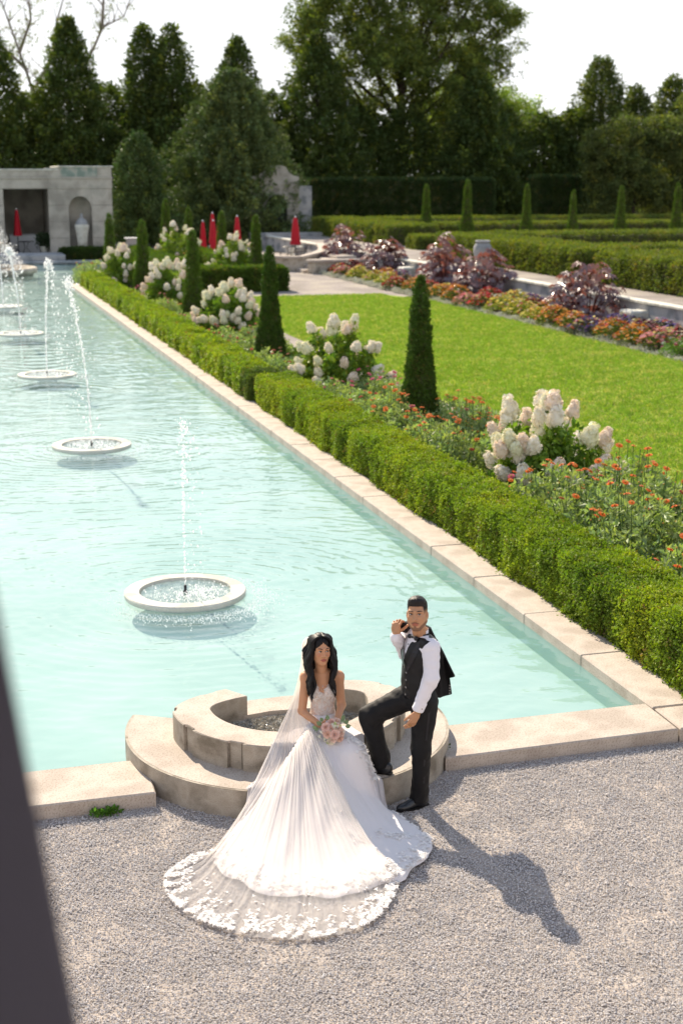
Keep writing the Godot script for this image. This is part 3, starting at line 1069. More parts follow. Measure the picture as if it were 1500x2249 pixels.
func build_flowers():
	var bloom := daisy(3)
	var st := st_new()
	add_lathe(st, [Vector2(0.24, 0.1), Vector2(0.3, 0.25), Vector2(0.18, 0.42), Vector2(0.0, 0.48)], 8)
	var eye := done(st)
	var C := {"orange": petals(lin(0.85, 0.2, 0.02)), "red": petals(lin(0.5, 0.03, 0.03)), "pink": petals(lin(0.6, 0.1, 0.18)), "amber": petals(lin(0.65, 0.3, 0.03))}
	var eye_m := mat(lin(0.4, 0.22, 0.03), 0.8)
	var clump := leaf_clump(9, 0.075, 0.09, 0.5, 51, 0.6)
	var plants := []
	# x, z, height, radius, colour, blooms, label
	for z in [-12.6, -13.9, -15.2, -16.4, -17.3]:
		for x in [8.15, 9.05]:
			plants.append([x + rnd(-0.12, 0.12), z + rnd(-0.3, 0.3), rnd(1.0, 1.4), 0.66, "orange", 15, "grey-green zinnia with small orange flowers by the right edge", "orange zinnias at the near end of the bed"])
	for z in [-21.4, -22.4, -23.4, -24.3]:
		for x in [8.0, 9.1]:
			plants.append([x, z + rnd(-0.3, 0.3), rnd(0.9, 1.15), 0.62, "orange", 14, "orange zinnia plant by the nearest yew cone", "orange zinnias by the nearest cone"])
	for z in [-25.8, -26.8, -27.8, -28.8]:
		for x in [8.0, 9.0]:
			plants.append([x, z, rnd(0.75, 0.95), 0.58, "pink" if rng.randf() < 0.6 else "red", 7, "low pink zinnia plant below the second hydrangea", "pink zinnias behind the near hedge"])
	for z in [-33.0, -34.2, -37.6, -38.8, -40.0]:
		for x in [7.95, 8.9]:
			plants.append([x, z, rnd(0.65, 0.85), 0.55, "red", 6, "red zinnia plant beside the second yew cone", "red zinnias by the second cone"])
	for z in [-44.8, -46.0, -49.4, -50.6, -55.5]:
		plants.append([8.0, z, rnd(0.65, 0.85), 0.6, "pink", 6, "pink zinnia plant beside the third yew cone", "pink zinnias by the third cone"])
	for p in [[7.2, -67.6], [7.3, -69.6], [8.2, -71.8], [12.8, -64.0], [13.9, -66.0], [13.0, -75.0]]:
		plants.append([p[0], p[1], 0.95, 0.6, "amber", 7, "far amber zinnia plant by the ends of the beds", "zinnias at the far end of the beds"])
	var nth := ["nearest", "second", "third", "fourth", "fifth", "sixth", "seventh", "eighth", "ninth", "tenth", "eleventh", "twelfth"]
	var met := {}
	for p in plants:
		var side := "pool-side row" if p[0] < 8.5 else "path-side row"
		var key: String = p[7] + side
		met[key] = met.get(key, -1) + 1
		var which := "%s, %s %s" % [p[6], nth[met[key]], side]
		var o := thing("zinnia_plant", which, "zinnia", Vector3(p[0], 0, p[1]), 0.0, p[7])
		var Ht: float = p[2]
		var R: float = p[3]
		var pl := []
		var co := []
		var s := st_new()
		var count := 330 if p[1] > -30 else 150
		for i in count:
			var a := rnd(0, TAU)
			var k := sqrt(rng.randf())
			var y := rnd(0.05, 1.0) * Ht * (1.0 - 0.45 * k * k)
			pl.append(Transform3D(Basis.from_euler(Vector3(rnd(-0.6, 0.6), rnd(0, TAU), rnd(-0.6, 0.6))).scaled(Vector3.ONE * rnd(0.7, 1.25)), Vector3(cos(a) * R * k, y, sin(a) * R * k)))
			co.append(vary(Color(0.32, 0.39, 0.17), 0.35, 0.1))
		for i in p[5] * 2:
			var a := rnd(0, TAU)
			var k := sqrt(rng.randf())
			var tip := Vector3(cos(a) * R * k, Ht * (1.0 - 0.42 * k * k) + rnd(0.04, 0.2), sin(a) * R * k)
			add_tube(s, [Vector3(tip.x * 0.3, 0.05, tip.z * 0.3), Vector3(tip.x * 0.85, tip.y * 0.7, tip.z * 0.85), tip], [0.008, 0.006, 0.005], 5, false)
			var up := Vector3(rnd(-0.5, 0.5), 1, rnd(-0.3, 0.7)).normalized()
			if i < p[5]:
				var col: String = p[4]
				if rng.randf() < 0.2:
					col = ["amber", "red", "orange", "pink"][rng.randi() % 4]
				var f := obj("blossom", bloom, C[col], o)
				var sz := rnd(0.042, 0.062)
				f.transform = Transform3D(facing(up, rnd(0, TAU)).scaled(Vector3(sz, sz, sz)), tip)
				if p[1] > -25.0:
					obj("flower_eye", eye, eye_m, f)
			else:
				var f := obj("seed_head", eye, eye_m, o)
				f.transform = Transform3D(facing(up, 0).scaled(Vector3.ONE * 0.04), tip)
		obj("stems", done(s), M.stem, o)
		scatter("leaves", clump, M.leaf_soft, pl, co, o)

# ------------------------------------------------------------------ the mixed border beyond the lawn
func palm_leaf() -> ArrayMesh:
	var st := SurfaceTool.new()
	st.begin(Mesh.PRIMITIVE_TRIANGLES)
	st.set_smooth_group(-1)
	for i in 7:
		var a := (i - 3) * 0.72
		var L = 1.0 - 0.09 * abs(i - 3)
		var d := Vector3(sin(a), -0.12, cos(a))
		var s := Vector3(cos(a), 0, -sin(a))
		var m1 = d * L * 0.5 + s * 0.17
		var m2 = d * L * 0.5 - s * 0.17
		tri(st, Vector3.ZERO, m1 + Vector3(0, 0.03, 0), d * L + Vector3(0, -0.12, 0))
		tri(st, Vector3.ZERO, d * L + Vector3(0, -0.12, 0), m2 + Vector3(0, 0.03, 0))
	st.generate_normals()
	return st.commit()

func build_right_bed():
	var leaf := palm_leaf()
	var tones := []
	for c in [lin(0.13, 0.09, 0.1), lin(0.09, 0.062, 0.075), lin(0.15, 0.085, 0.08), lin(0.18, 0.075, 0.045)]:
		var m := mat(c, 0.36)
		m.metallic_specular = 0.6
		m.clearcoat_enabled = true
		m.clearcoat = 0.3
		m.clearcoat_roughness = 0.35
		m.backlight_enabled = true
		m.backlight = lin(0.16, 0.05, 0.035)
		tones.append(m)
	var bushes := [[21.9, -75.0, 1.25, 2.15, "purple castor bush beside the curved stone wall, farthest along the border"], [22.2, -69.0, 1.15, 1.75, "purple castor bush right of the steps, second farthest"], [21.6, -58.6, 1.1, 2.3, "tall purple castor bush left of the pair before the stone jar"],
		[22.0, -55.0, 1.25, 1.85, "broad purple castor bush right below the stone jar"], [21.8, -45.0, 1.2, 1.95, "purple castor bush nearest the camera, right part of the border"], [22.4, -61.5, 0.9, 1.6, "small purple castor bush tucked against the retaining wall"]]
	for b in bushes:
		var o := thing("castor_bush", b[4], "bush", Vector3(b[0], 0.02, b[1]), 0.0, "purple-leaved bushes in the border")
		var st := st_new()
		for i in 190:
			var e := asin(rnd(0.0, 1.0))
			var a := rnd(0, TAU)
			var k := rnd(0.6, 1.0)
			var p := Vector3(cos(a) * cos(e) * b[2] * 1.22 * k, 0.25 + sin(e) * (b[3] * 1.15 - 0.25) * k, sin(a) * cos(e) * b[2] * 1.22 * k)
			var l := obj("leaf", leaf, tones[rng.randi() % 3] if p.y < b[3] * 0.75 else tones[2 + rng.randi() % 2], o)
			var sz := rnd(0.2, 0.36)
			l.transform = Transform3D(Basis.from_euler(Vector3(rnd(0.1, 0.9), atan2(p.x, p.z) + rnd(-0.8, 0.8), rnd(-0.4, 0.4)), EULER_ORDER_YXZ).scaled(Vector3.ONE * sz), p)
			if i % 4 == 0:
				add_tube(st, [Vector3(p.x * 0.15, 0, p.z * 0.15), Vector3(p.x * 0.6, p.y * 0.6, p.z * 0.6), p], [0.025, 0.02, 0.01], 5, false)
		obj("stems", done(st), mat(lin(0.1, 0.03, 0.03), 0.6), o)
	# low flower mounds
	var clump := leaf_clump(10, 0.08, 0.07, 0.6, 61, 0.6)
	var dot := daisy(2)
	var kinds := {
		"yellow": [Color(0.28, 0.33, 0.05), Color(0.74, 0.64, 0.14), "soft yellow border mound"],
		"red": [Color(0.1, 0.12, 0.03), Color(0.6, 0.05, 0.05), "bright red border mound"],
		"orange": [Color(0.13, 0.17, 0.03), Color(0.72, 0.33, 0.05), "orange border mound"],
		"pink": [Color(0.13, 0.16, 0.05), Color(0.72, 0.34, 0.34), "salmon pink border mound"],
		"purple": [Color(0.1, 0.11, 0.08), Color(0.2, 0.13, 0.32), "violet border mound"],
		"crimson": [Color(0.07, 0.03, 0.03), Color(0.2, 0.02, 0.04), "dark crimson leaved border mound"],
		"green": [Color(0.13, 0.24, 0.04), Color(0.4, 0.12, 0.16), "leafy green border mound"]}
	var row := [
		[20.25, -34.2, "pink"], [20.3, -35.6, "green"], [20.3, -37.0, "pink"], [20.2, -38.4, "orange"], [20.2, -39.9, "orange"], [20.1, -41.4, "purple"], [20.2, -42.7, "orange"], [20.3, -44.2, "orange"], [20.3, -45.8, "yellow"], [20.4, -47.4, "yellow"], [20.2, -49.0, "yellow"], [20.2, -50.6, "red"], [20.2, -52.1, "pink"], [20.3, -53.7, "orange"], [20.2, -55.4, "orange"], [20.3, -57.2, "red"], [20.3, -59.0, "orange"], [20.2, -61.0, "red"], [20.3, -63.0, "yellow"], [20.4, -65.2, "yellow"], [20.3, -67.4, "yellow"], [20.3, -69.6, "pink"], [20.6, -71.6, "red"],
		[21.3, -34.5, "green"], [21.3, -36.2, "green"], [21.3, -38.2, "crimson"], [21.3, -40.2, "crimson"], [21.4, -42.2, "purple"], [22.3, -43.0, "purple"], [21.2, -47.0, "orange"], [21.3, -48.8, "crimson"], [21.4, -50.6, "yellow"], [21.2, -52.4, "red"], [22.2, -51.0, "purple"], [22.3, -47.6, "crimson"], [21.1, -56.6, "yellow"], [21.2, -60.2, "orange"], [21.3, -63.8, "purple"], [21.3, -66.0, "orange"], [21.4, -71.8, "crimson"], [22.3, -40.6, "purple"], [22.3, -37.6, "purple"]]
	var nth := ["nearest", "second", "third", "fourth", "fifth", "sixth", "seventh", "eighth", "ninth", "tenth"]
	var met := {}
	for r in row:
		var k = kinds[r[2]]
		met[r[2]] = met.get(r[2], -1) + 1
		var o := thing("flower_mound", "%s, %s of its colour %s" % [k[2], nth[met[r[2]]], "along the lawn" if r[0] < 20.9 else "behind the front row"], "flowers", Vector3(r[0] + rnd(-0.1, 0.1), 0.02, r[1]), 0.0, r[2] + " mounds in the border")
		var pl := []
		var co := []
		var pl2 := []
		var co2 := []
		var Ht := rnd(0.45, 0.68)
		for i in 130:
			var a := rnd(0, TAU)
			var q := sqrt(rng.randf())
			var p := Vector3(cos(a) * 0.62 * q, Ht * (1.0 - 0.7 * q * q) * rnd(0.4, 1.0), sin(a) * 0.85 * q)
			pl.append(Transform3D(rot_random(), p))
			co.append(vary(k[0], 0.35, 0.1))
		for i in 190 if r[2] != "green" else 40:
			var a := rnd(0, TAU)
			var q := sqrt(rng.randf())
			var p := Vector3(cos(a) * 0.62 * q, Ht * (1.0 - 0.7 * q * q) + rnd(0.0, 0.1), sin(a) * 0.85 * q)
			pl2.append(Transform3D(facing(Vector3(rnd(-0.6, 0.6), 1, rnd(-0.6, 0.6)).normalized(), rnd(0, TAU)).scaled(Vector3.ONE * rnd(0.04, 0.075)), p))
			co2.append(vary(k[1] if rng.randf() < 0.62 else [Color(0.7, 0.6, 0.2), Color(0.66, 0.36, 0.34), Color(0.6, 0.12, 0.08), Color(0.72, 0.68, 0.5)][rng.randi() % 4], 0.25, 0.1))
		scatter("leaves", clump, M.leaf_soft, pl, co, o)
		scatter("blossoms", dot, M.petal, pl2, co2, o)
	var pl3 := []
	var co3 := []
	for i in 5200:
		var z := rnd(-73.0, -32.5)
		pl3.append(Transform3D(rot_random().scaled(Vector3.ONE * rnd(0.6, 1.1)), Vector3(19.78 + rng.randfn(0, 0.09) + 0.06 * sin(z * 3.1), rnd(0.02, 0.16) * (0.6 + 0.4 * sin(z * 4.7)), z)))
		co3.append(vary(Color(0.5, 0.5, 0.4), 0.2, 0.05))
	var ed := scatter("alyssum_edging", clump, M.petal, pl3, co3)
	tag(ed, "pale alyssum edging between the lawn and the border flowers", "edging plants")
	# one stone jar on the walk
	var jar := thing("stone_jar", "weathered round stone jar standing on the terrace walk", "jar", Vector3(24.6, 0.84, -62.0))
	var st2 := st_new()
	add_lathe(st2, [Vector2(0.0, 0.0), Vector2(0.26, 0.0), Vector2(0.28, 0.06), Vector2(0.24, 0.12), Vector2(0.36, 0.42), Vector2(0.43, 0.75), Vector2(0.41, 0.98), Vector2(0.3, 1.13)], 24)
	obj("body", done(st2), M.stone_grey, jar)
	st2 = st_new()
	add_lathe(st2, [Vector2(0.27, 1.12), Vector2(0.34, 1.15), Vector2(0.35, 1.22), Vector2(0.31, 1.25), Vector2(0.25, 1.24), Vector2(0.22, 1.0)], 24)
	obj("rim", done(st2), M.stone_grey, jar)
# ------------------------------------------------------------------ walls, pavilion, gate
func add_up(parent: Node3D, called: String, poly: Array, z0: float, z1: float, m: Material, bev := 0.0) -> MeshInstance3D:
	# a plate cut in the (x, y) plane and thickened from z0 to z1
	var p := []
	for q in poly:
		p.append(Vector2(q[0], -q[1]))
	var st := st_new(false)
	add_prism(st, p, z0, z1, bev)
	var o := obj(called, done(st), m, parent)
	o.rotation.x = PI / 2
	return o

func build_walls_and_loggia():
	# retaining wall of the upper terrace
	var w := thing("retaining_wall", "long low pale retaining wall with cap stones behind the border", "wall", Vector3(22.95, 0, -60))
	var z := -34.0
	while z > -103.0:
		var L := 3.4
		var o := obj("wall_block", box_mesh(Vector3(0.3, 0.84, L - 0.012), 0.01), M.stone_grey, w)
		o.position = Vector3(0, 0.42, z - L / 2 + 60)
		var cap := obj("cap_stone", box_mesh(Vector3(0.44, 0.09, L - 0.01), 0.015), M.stone_white, w)
		cap.position = Vector3(0, 0.89, z - L / 2 + 60)
		z -= L
	for q in [-43.0, -66.6, -88.0]:
		var p := obj("wall_pier", box_mesh(Vector3(0.7, 0.62, 0.9), 0.06), M.stone_white, w)
		p.position = Vector3(-0.45, 0.33, q + 60)
	# curved wall and steps up to the terrace
	var c := thing("curved_wall", "low curved pale stone wall sweeping up to the terrace by the steps", "wall", Vector3(19.5, 0, -76))
	var path := [Vector3(17.6, 0, -78.2), Vector3(17.75, 0, -76.3), Vector3(18.4, 0, -74.9), Vector3(19.5, 0, -74.7), Vector3(20.5, 0, -75.6), Vector3(21.3, 0, -77.6), Vector3(22.0, 0, -80.4), Vector3(22.75, 0, -83.6)]
	var cv := Curve3D.new()
	for i in path.size():
		var t: Vector3 = (path[min(i + 1, path.size() - 1)] - path[max(i - 1, 0)]) / 6.0
		cv.add_point(path[i], -t, t)
	var pts := cv.tessellate(4, 3)
	for part in [[0.0, 0.68, 0.32, "wall_body", M.stone], [0.68, 0.8, 0.5, "wall_cap", M.stone_top]]:
		var st := st_new(false)
		for i in pts.size() - 1:
			var d0 := (pts[min(i + 1, pts.size() - 1)] - pts[max(i - 1, 0)]).normalized()
			var d1 := (pts[min(i + 2, pts.size() - 1)] - pts[i]).normalized()
			var n0 = d0.cross(Vector3.UP) * part[2] / 2
			var n1 = d1.cross(Vector3.UP) * part[2] / 2
			var r0: float = max(0.0, float(i) / pts.size() - 0.55) * 0.6
			var r1: float = max(0.0, float(i + 1) / pts.size() - 0.55) * 0.6
			var lo := Vector3(0, part[0] + (r0 if part[0] > 0 else 0.0), 0)
			var hi := Vector3(0, part[1] + r0, 0)
			var lo1 := Vector3(0, part[0] + (r1 if part[0] > 0 else 0.0), 0)
			var hi1 := Vector3(0, part[1] + r1, 0)
			var a: Vector3 = pts[i] - c.position
			var b: Vector3 = pts[i + 1] - c.position
			quad(st, a + n0 + lo, b + n1 + lo1, b + n1 + hi1, a + n0 + hi)
			quad(st, b - n1 + lo1, a - n0 + lo, a - n0 + hi, b - n1 + hi1)
			quad(st, a + n0 + hi, b + n1 + hi1, b - n1 + hi1, a - n0 + hi)
			if part[0] > 0:
				quad(st, a - n0 + lo, b - n1 + lo1, b + n1 + lo1, a + n0 + lo)
			if i == 0:
				quad(st, a - n0 + lo, a + n0 + lo, a + n0 + hi, a - n0 + hi)
		obj(part[3], done(st), part[4], c)
	var p2 := thing("step_pier", "short rounded stone pier wall beside the terrace steps", "wall", Vector3(20.9, 0, -72.6))
	var poly := [Vector2(-1.5, -0.3), Vector2(1.8, -0.3), Vector2(1.8, 0.3), Vector2(-1.5, 0.3), Vector2(-1.72, 0.18), Vector2(-1.8, 0.0), Vector2(-1.72, -0.18)]
	var st3 := st_new(false)
	add_prism(st3, poly, 0.0, 0.6)
	obj("wall_body", done(st3), M.stone, p2)
	var cap2 := []
	for q in poly:
		cap2.append(q * Vector2(1.05, 1.3))
	st3 = st_new(false)
	add_prism(st3, cap2, 0.6, 0.72, 0.02)
	obj("wall_cap", done(st3), M.stone_top, p2)
	var s := thing("terrace_steps", "pale stone steps between the curved wall and the short pier", "steps", Vector3(20.8, 0, -73.9))
	for i in 5:
		var o := obj("step", box_mesh(Vector3(2.9 - 0.45 * i, 0.17, 1.9), 0.015), M.stone_top, s)
		o.position = Vector3(-0.4 + 0.225 * i, 0.085 + 0.171 * i, 0)
	# pavilion
	var L := thing("stone_pavilion", "grey stone pavilion with a deep opening and an arched niche", "building", Vector3(7.5, 0, -89))
	L.position = Vector3(0, 0, 0)
	var blocks := func(x0: float, x1: float, y0: float, y1: float, rows: int, colsn: int):
		for r in rows:
			for k in colsn:
				var dx := (x1 - x0) / colsn
				var dy := (y1 - y0) / rows
				var o := obj("stone_block", box_mesh(Vector3(dx - 0.012, dy - 0.012, 0.5), 0.01), M.stone_loggia, L)
				o.position = Vector3(x0 + dx * (k + 0.5), y0 + dy * (r + 0.5), -89.25 + rnd(-0.006, 0.006))
	blocks.call(2.6, 4.7, 0.3, 4.2, 4, 1)
	blocks.call(7.32, 8.52, 0.3, 4.2, 4, 1)
	blocks.call(9.88, 11.15, 0.3, 4.2, 4, 1)
	var arch := [[8.52, 4.2], [8.52, 0.3]]
	arch = [[8.52, 4.2], [8.52, 3.1]]
	for i in 17:
		var t := PI - PI * i / 16.0
		arch.append([9.2 + 0.66 * cos(t), 3.1 + 0.66 * sin(t)])
	arch.append([9.88, 3.1])
	arch.append([9.88, 4.2])
	arch.remove_at(2)
	add_up(L, "arch_stone", arch, -89.5, -89.0, M.stone_loggia)
	# niche shell
	var st := st_new()
	for i in 16:
		var a0 := PI + PI * i / 16.0
		var a1 := PI + PI * (i + 1) / 16.0
		var A := Vector3(9.2 + cos(a0) * 0.68, 0.3, -89.4 + sin(a0) * 0.6)
		var B := Vector3(9.2 + cos(a1) * 0.68, 0.3, -89.4 + sin(a1) * 0.6)
		quad(st, B, A, Vector3(A.x, 3.1, A.z), Vector3(B.x, 3.1, B.z))
		for k in 6:
			var e0 := PI / 2 * k / 6.0
			var e1 := PI / 2 * (k + 1) / 6.0
			var f := func(a: float, e: float) -> Vector3:
				return Vector3(9.2 + cos(a) * cos(e) * 0.68, 3.1 + sin(e) * 0.68, -89.4 + sin(a) * cos(e) * 0.6)
			quad(st, f.call(a1, e0), f.call(a0, e0), f.call(a0, e1), f.call(a1, e1))
	obj("niche", done(st), M.stone_loggia, L)
	var bx := func(called: String, x0: float, x1: float, y0: float, y1: float, z0: float, z1: float, m: Material, bev := 0.02):
		var o := obj(called, box_mesh(Vector3(x1 - x0, y1 - y0, z1 - z0), bev), m, L)
		o.position = Vector3((x0 + x1) / 2, (y0 + y1) / 2, (z0 + z1) / 2)
	bx.call("lintel", 2.6, 7.31, 4.2, 4.78, -89.52, -88.98, M.stone_loggia)
	bx.call("frieze", 7.31, 11.17, 4.2, 4.78, -89.52, -88.97, M.stone_loggia)
	bx.call("string_course", 2.55, 11.2, 4.78, 4.9, -89.55, -88.92, M.stone_loggia)
	bx.call("attic_block", 2.6, 7.2, 4.9, 5.28, -89.5, -89.0, M.stone_loggia)
	bx.call("attic_block", 7.2, 8.1, 4.9, 5.42, -89.5, -88.99, M.stone_loggia)
	bx.call("attic_block", 8.1, 10.3, 4.9, 5.46, -89.5, -88.99, M.copper_stain)
	bx.call("attic_block", 10.3, 11.15, 4.9, 5.46, -89.5, -88.99, M.stone_loggia)
	bx.call("roof_edge", 8.0, 11.25, 5.46, 5.54, -94.9, -88.93, M.stone_white)
	bx.call("roof_edge", 2.5, 8.0, 5.28, 5.36, -94.9, -88.95, M.stone_white)
	bx.call("back_wall", 2.6, 11.15, 0.3, 5.28, -95.0, -94.5, M.stone_loggia)
	bx.call("side_wall", 10.7, 11.15, 0.3, 5.4, -94.5, -89.52, M.stone_loggia)
	bx.call("inner_wall", 7.4, 7.8, 0.3, 5.2, -94.5, -89.52, M.stone_loggia)
	bx.call("side_wall", 2.6, 3.0, 0.3, 5.2, -94.5, -89.52, M.stone_loggia)
	bx.call("floor_slab", 1.8, 11.4, -0.05, 0.3, -95.0, -88.6, M.stone_grey)
	bx.call("front_step", 1.0, 7.8, 0.0, 0.5, -87.9, -84.7, M.stone_grey)
	# urn in the niche
	var u := thing("stone_urn", "tall lidded pale stone urn standing in the arched niche", "urn", Vector3(9.25, 0.3, -88.95))
	st = st_new()
	add_lathe(st, [Vector2(0.0, 0.0), Vector2(0.3, 0.0), Vector2(0.3, 0.16), Vector2(0.18, 0.22), Vector2(0.15, 0.34), Vector2(0.26, 0.42), Vector2(0.3, 0.8), Vector2(0.36, 1.3), Vector2(0.42, 1.62), Vector2(0.44, 1.72), Vector2(0.36, 1.8)], 24)
	obj("body", done(st), M.stone_white, u)
	st = st_new()
	add_lathe(st, [Vector2(0.4, 1.8), Vector2(0.36, 1.88), Vector2(0.27, 2.05), Vector2(0.12, 2.16), Vector2(0.07, 2.24), Vector2(0.1, 2.32), Vector2(0.05, 2.42), Vector2(0.0, 2.44)], 24)
	obj("lid", done(st), M.stone_grey, u)
	# gate with an arched dark door, and the wall that continues it
	var G := thing("stone_gate", "pale stone gateway with a scrolled top and dark arched door, partly behind the big juniper", "gate", Vector3(25.4, 0.84, -105))
	var g := [[-2.1, 0.0], [-1.0, 0.0], [-1.0, 1.9]]
	for i in 13:
		var t := PI - PI * i / 12.0
		g.append([-0.2 + 0.8 * cos(t), 1.9 + 0.85 * sin(t)])
	g.append_array([[0.6, 0.0], [1.5, 0.0], [1.5, 4.05], [1.1, 4.12], [0.75, 4.35], [0.5, 4.75], [0.2, 4.85], [-0.6, 4.85], [-0.9, 4.75], [-1.2, 4.35], [-1.6, 4.12], [-2.1, 4.05]])
	g.remove_at(2)
	add_up(G, "wall", g, -0.3, 0.3, M.stone_loggia)
	var dr := obj("door", box_mesh(Vector3(1.6, 2.75, 0.1), 0.01), M.dark, G)
	dr.position = Vector3(-0.2, 1.37, -0.1)
	var pn := obj("panel", box_mesh(Vector3(0.5, 0.9, 0.06), 0.01), M.stone_loggia, G)
	pn.position = Vector3(0.95, 3.3, 0.31)
	var W2 := thing("garden_wall", "plain grey stone wall between the gateway and tall hedge", "wall", Vector3(27.55, 0.84, -106))
	for r in 4:
		var o := obj("wall_block", box_mesh(Vector3(1.2, 0.84, 0.5), 0.012), M.stone_grey, W2)
		o.position = Vector3(0, 0.42 + 0.845 * r, 0)
	var R := thing("garden_wall", "low grey stone parapet before the gateway, behind the red parasol", "wall", Vector3(25.4, 0, -98))
	for i in 3:
		var o := obj("wall_block", box_mesh(Vector3(2.2, 1.1, 0.4), 0.02), M.stone_grey, R)
		o.position = Vector3(-2.2 + 2.21 * i, 0.55, 0)
	# the house from whose upper opening one looks out; only its near jamb shows, out of focus
	var B := thing("house", "stone house whose blurred jamb fills the lower left edge, very close", "building", Vector3(0.3555, 0, -1.234), -deg_to_rad(16.073))
	st = st_new(false)
	var xr := func(y: float) -> float: return 0.0865 + 0.1294 * (4.184 - y) - 0.3555
	var q0 := [Vector3(-1.6, 0, 0.0), Vector3(xr.call(0.0), 0, 0.0), Vector3(xr.call(0.0) - 0.2, 0, -0.45), Vector3(-1.6, 0, -0.45)]
	var q1 := [Vector3(-1.6, 6.4, 0.0), Vector3(xr.call(6.4), 6.4, 0.0), Vector3(xr.call(6.4) - 0.2, 6.4, -0.3), Vector3(-1.6, 6.4, -0.3)]
	for i in 4:
		var j := (i + 1) % 4
		quad(st, q0[i], q0[j], q1[j], q1[i])
	quad(st, q1[0], q1[1], q1[2], q1[3])
	var hm := mat(lin(0.43, 0.42, 0.48), 0.9)
	obj("jamb", done(st), hm, B)
	var part := func(called: String, x0: float, x1: float, y0: float, y1: float, z0: float, z1: float):
		var o := obj(called, box_mesh(Vector3(x1 - x0, y1 - y0, z1 - z0)), hm, B)
		o.position = Vector3((x0 + x1) / 2, (y0 + y1) / 2, (z0 + z1) / 2)
	part.call("front_wall", -9.0, -1.61, 0.0, 9.0, -0.4, 0.0)
	part.call("front_wall", 2.6, 12.0, 0.0, 9.0, -0.4, 0.0)
	part.call("lintel", -1.6, 2.59, 6.41, 9.0, -0.4, 0.0)
	part.call("ceiling", -5.0, 6.0, 6.6, 6.8, 0.01, 6.0)
	part.call("floor_slab", -5.0, 6.0, 3.1, 3.35, 0.01, 6.0)
	part.call("back_wall", -5.0, 6.0, 3.36, 6.59, 5.7, 6.0)
	part.call("side_wall", -5.0, -4.7, 3.36, 6.59, 0.02, 5.69)
	part.call("side_wall", 5.7, 6.0, 3.36, 6.59, 0.02, 5.69)

# ------------------------------------------------------------------ trees
var crown_clumps := []

func crown_colors(c: Color) -> Color:
	var v := vary(c, 0.35, 0.14)
	return Color(v.r * 2.1, v.g * 1.8, v.b * 1.2) if rng.randf() < 0.12 else v

func conical_tree(called: String, label: String, x: float, z: float, h: float, w: float, c: Color, n: int, sharp := 0.8, lobes := 0.3, y0 := 0.0, m: Material = null, scale := 1.0, base_r := 0.75):
	var o := thing(called, label, "tree", Vector3(x, y0, z))
	var st := st_new()
	add_tube(st, [Vector3.ZERO, Vector3(0.05, h * 0.4, 0), Vector3(0, h * 0.93, 0)], [w * 0.035 + 0.08, w * 0.025 + 0.05, 0.03], 8)
	for i in 26:
		var t := rnd(0.1, 0.85)
		var a := rnd(0, TAU)
		var L := w * 0.4 * pow(1.0 - t, sharp)
		add_tube(st, [Vector3(0, h * t, 0), Vector3(cos(a) * L, h * t + L * 0.5, sin(a) * L)], [0.06, 0.02], 5, false)
	obj("trunk", done(st), M.bark, o)
	var fn := FastNoiseLite.new()
	fn.seed = int(x * 31 + h * 7)
	fn.frequency = 0.42
	var pl := []
	var co := []
	while pl.size() < n:
		var t := pow(rng.randf(), 1.25)
		var prof = pow(1.0 - t, sharp) * (1.0 if t > 0.18 else lerp(base_r, 1.0, t / 0.18))
		if rng.randf() > prof + 0.12:
			continue
		var a := rnd(0, TAU)
		var d := Vector3(cos(a), 0, sin(a))
		var y := t * h
		var R = w * 0.5 * prof * (1.0 + lobes * 2.3 * fn.get_noise_3d(d.x * w * 0.7, y, d.z * w * 0.7)) + 0.12
		var k := 1.0 - 0.55 * pow(rng.randf(), 2.2)
		var p = d * R * k + Vector3(0, y, 0)
		var s := scale * rnd(0.7, 1.3)
		pl.append(Transform3D(facing((d + Vector3(0, 0.6, 0)).normalized(), rnd(0, TAU)).scaled(Vector3(s, s, s)), p))
		co.append(crown_colors(c))
	scatter("crown", crown_clumps[pl.size() % 2], m if m else M.leaf_tree, pl, co, o)
	return o

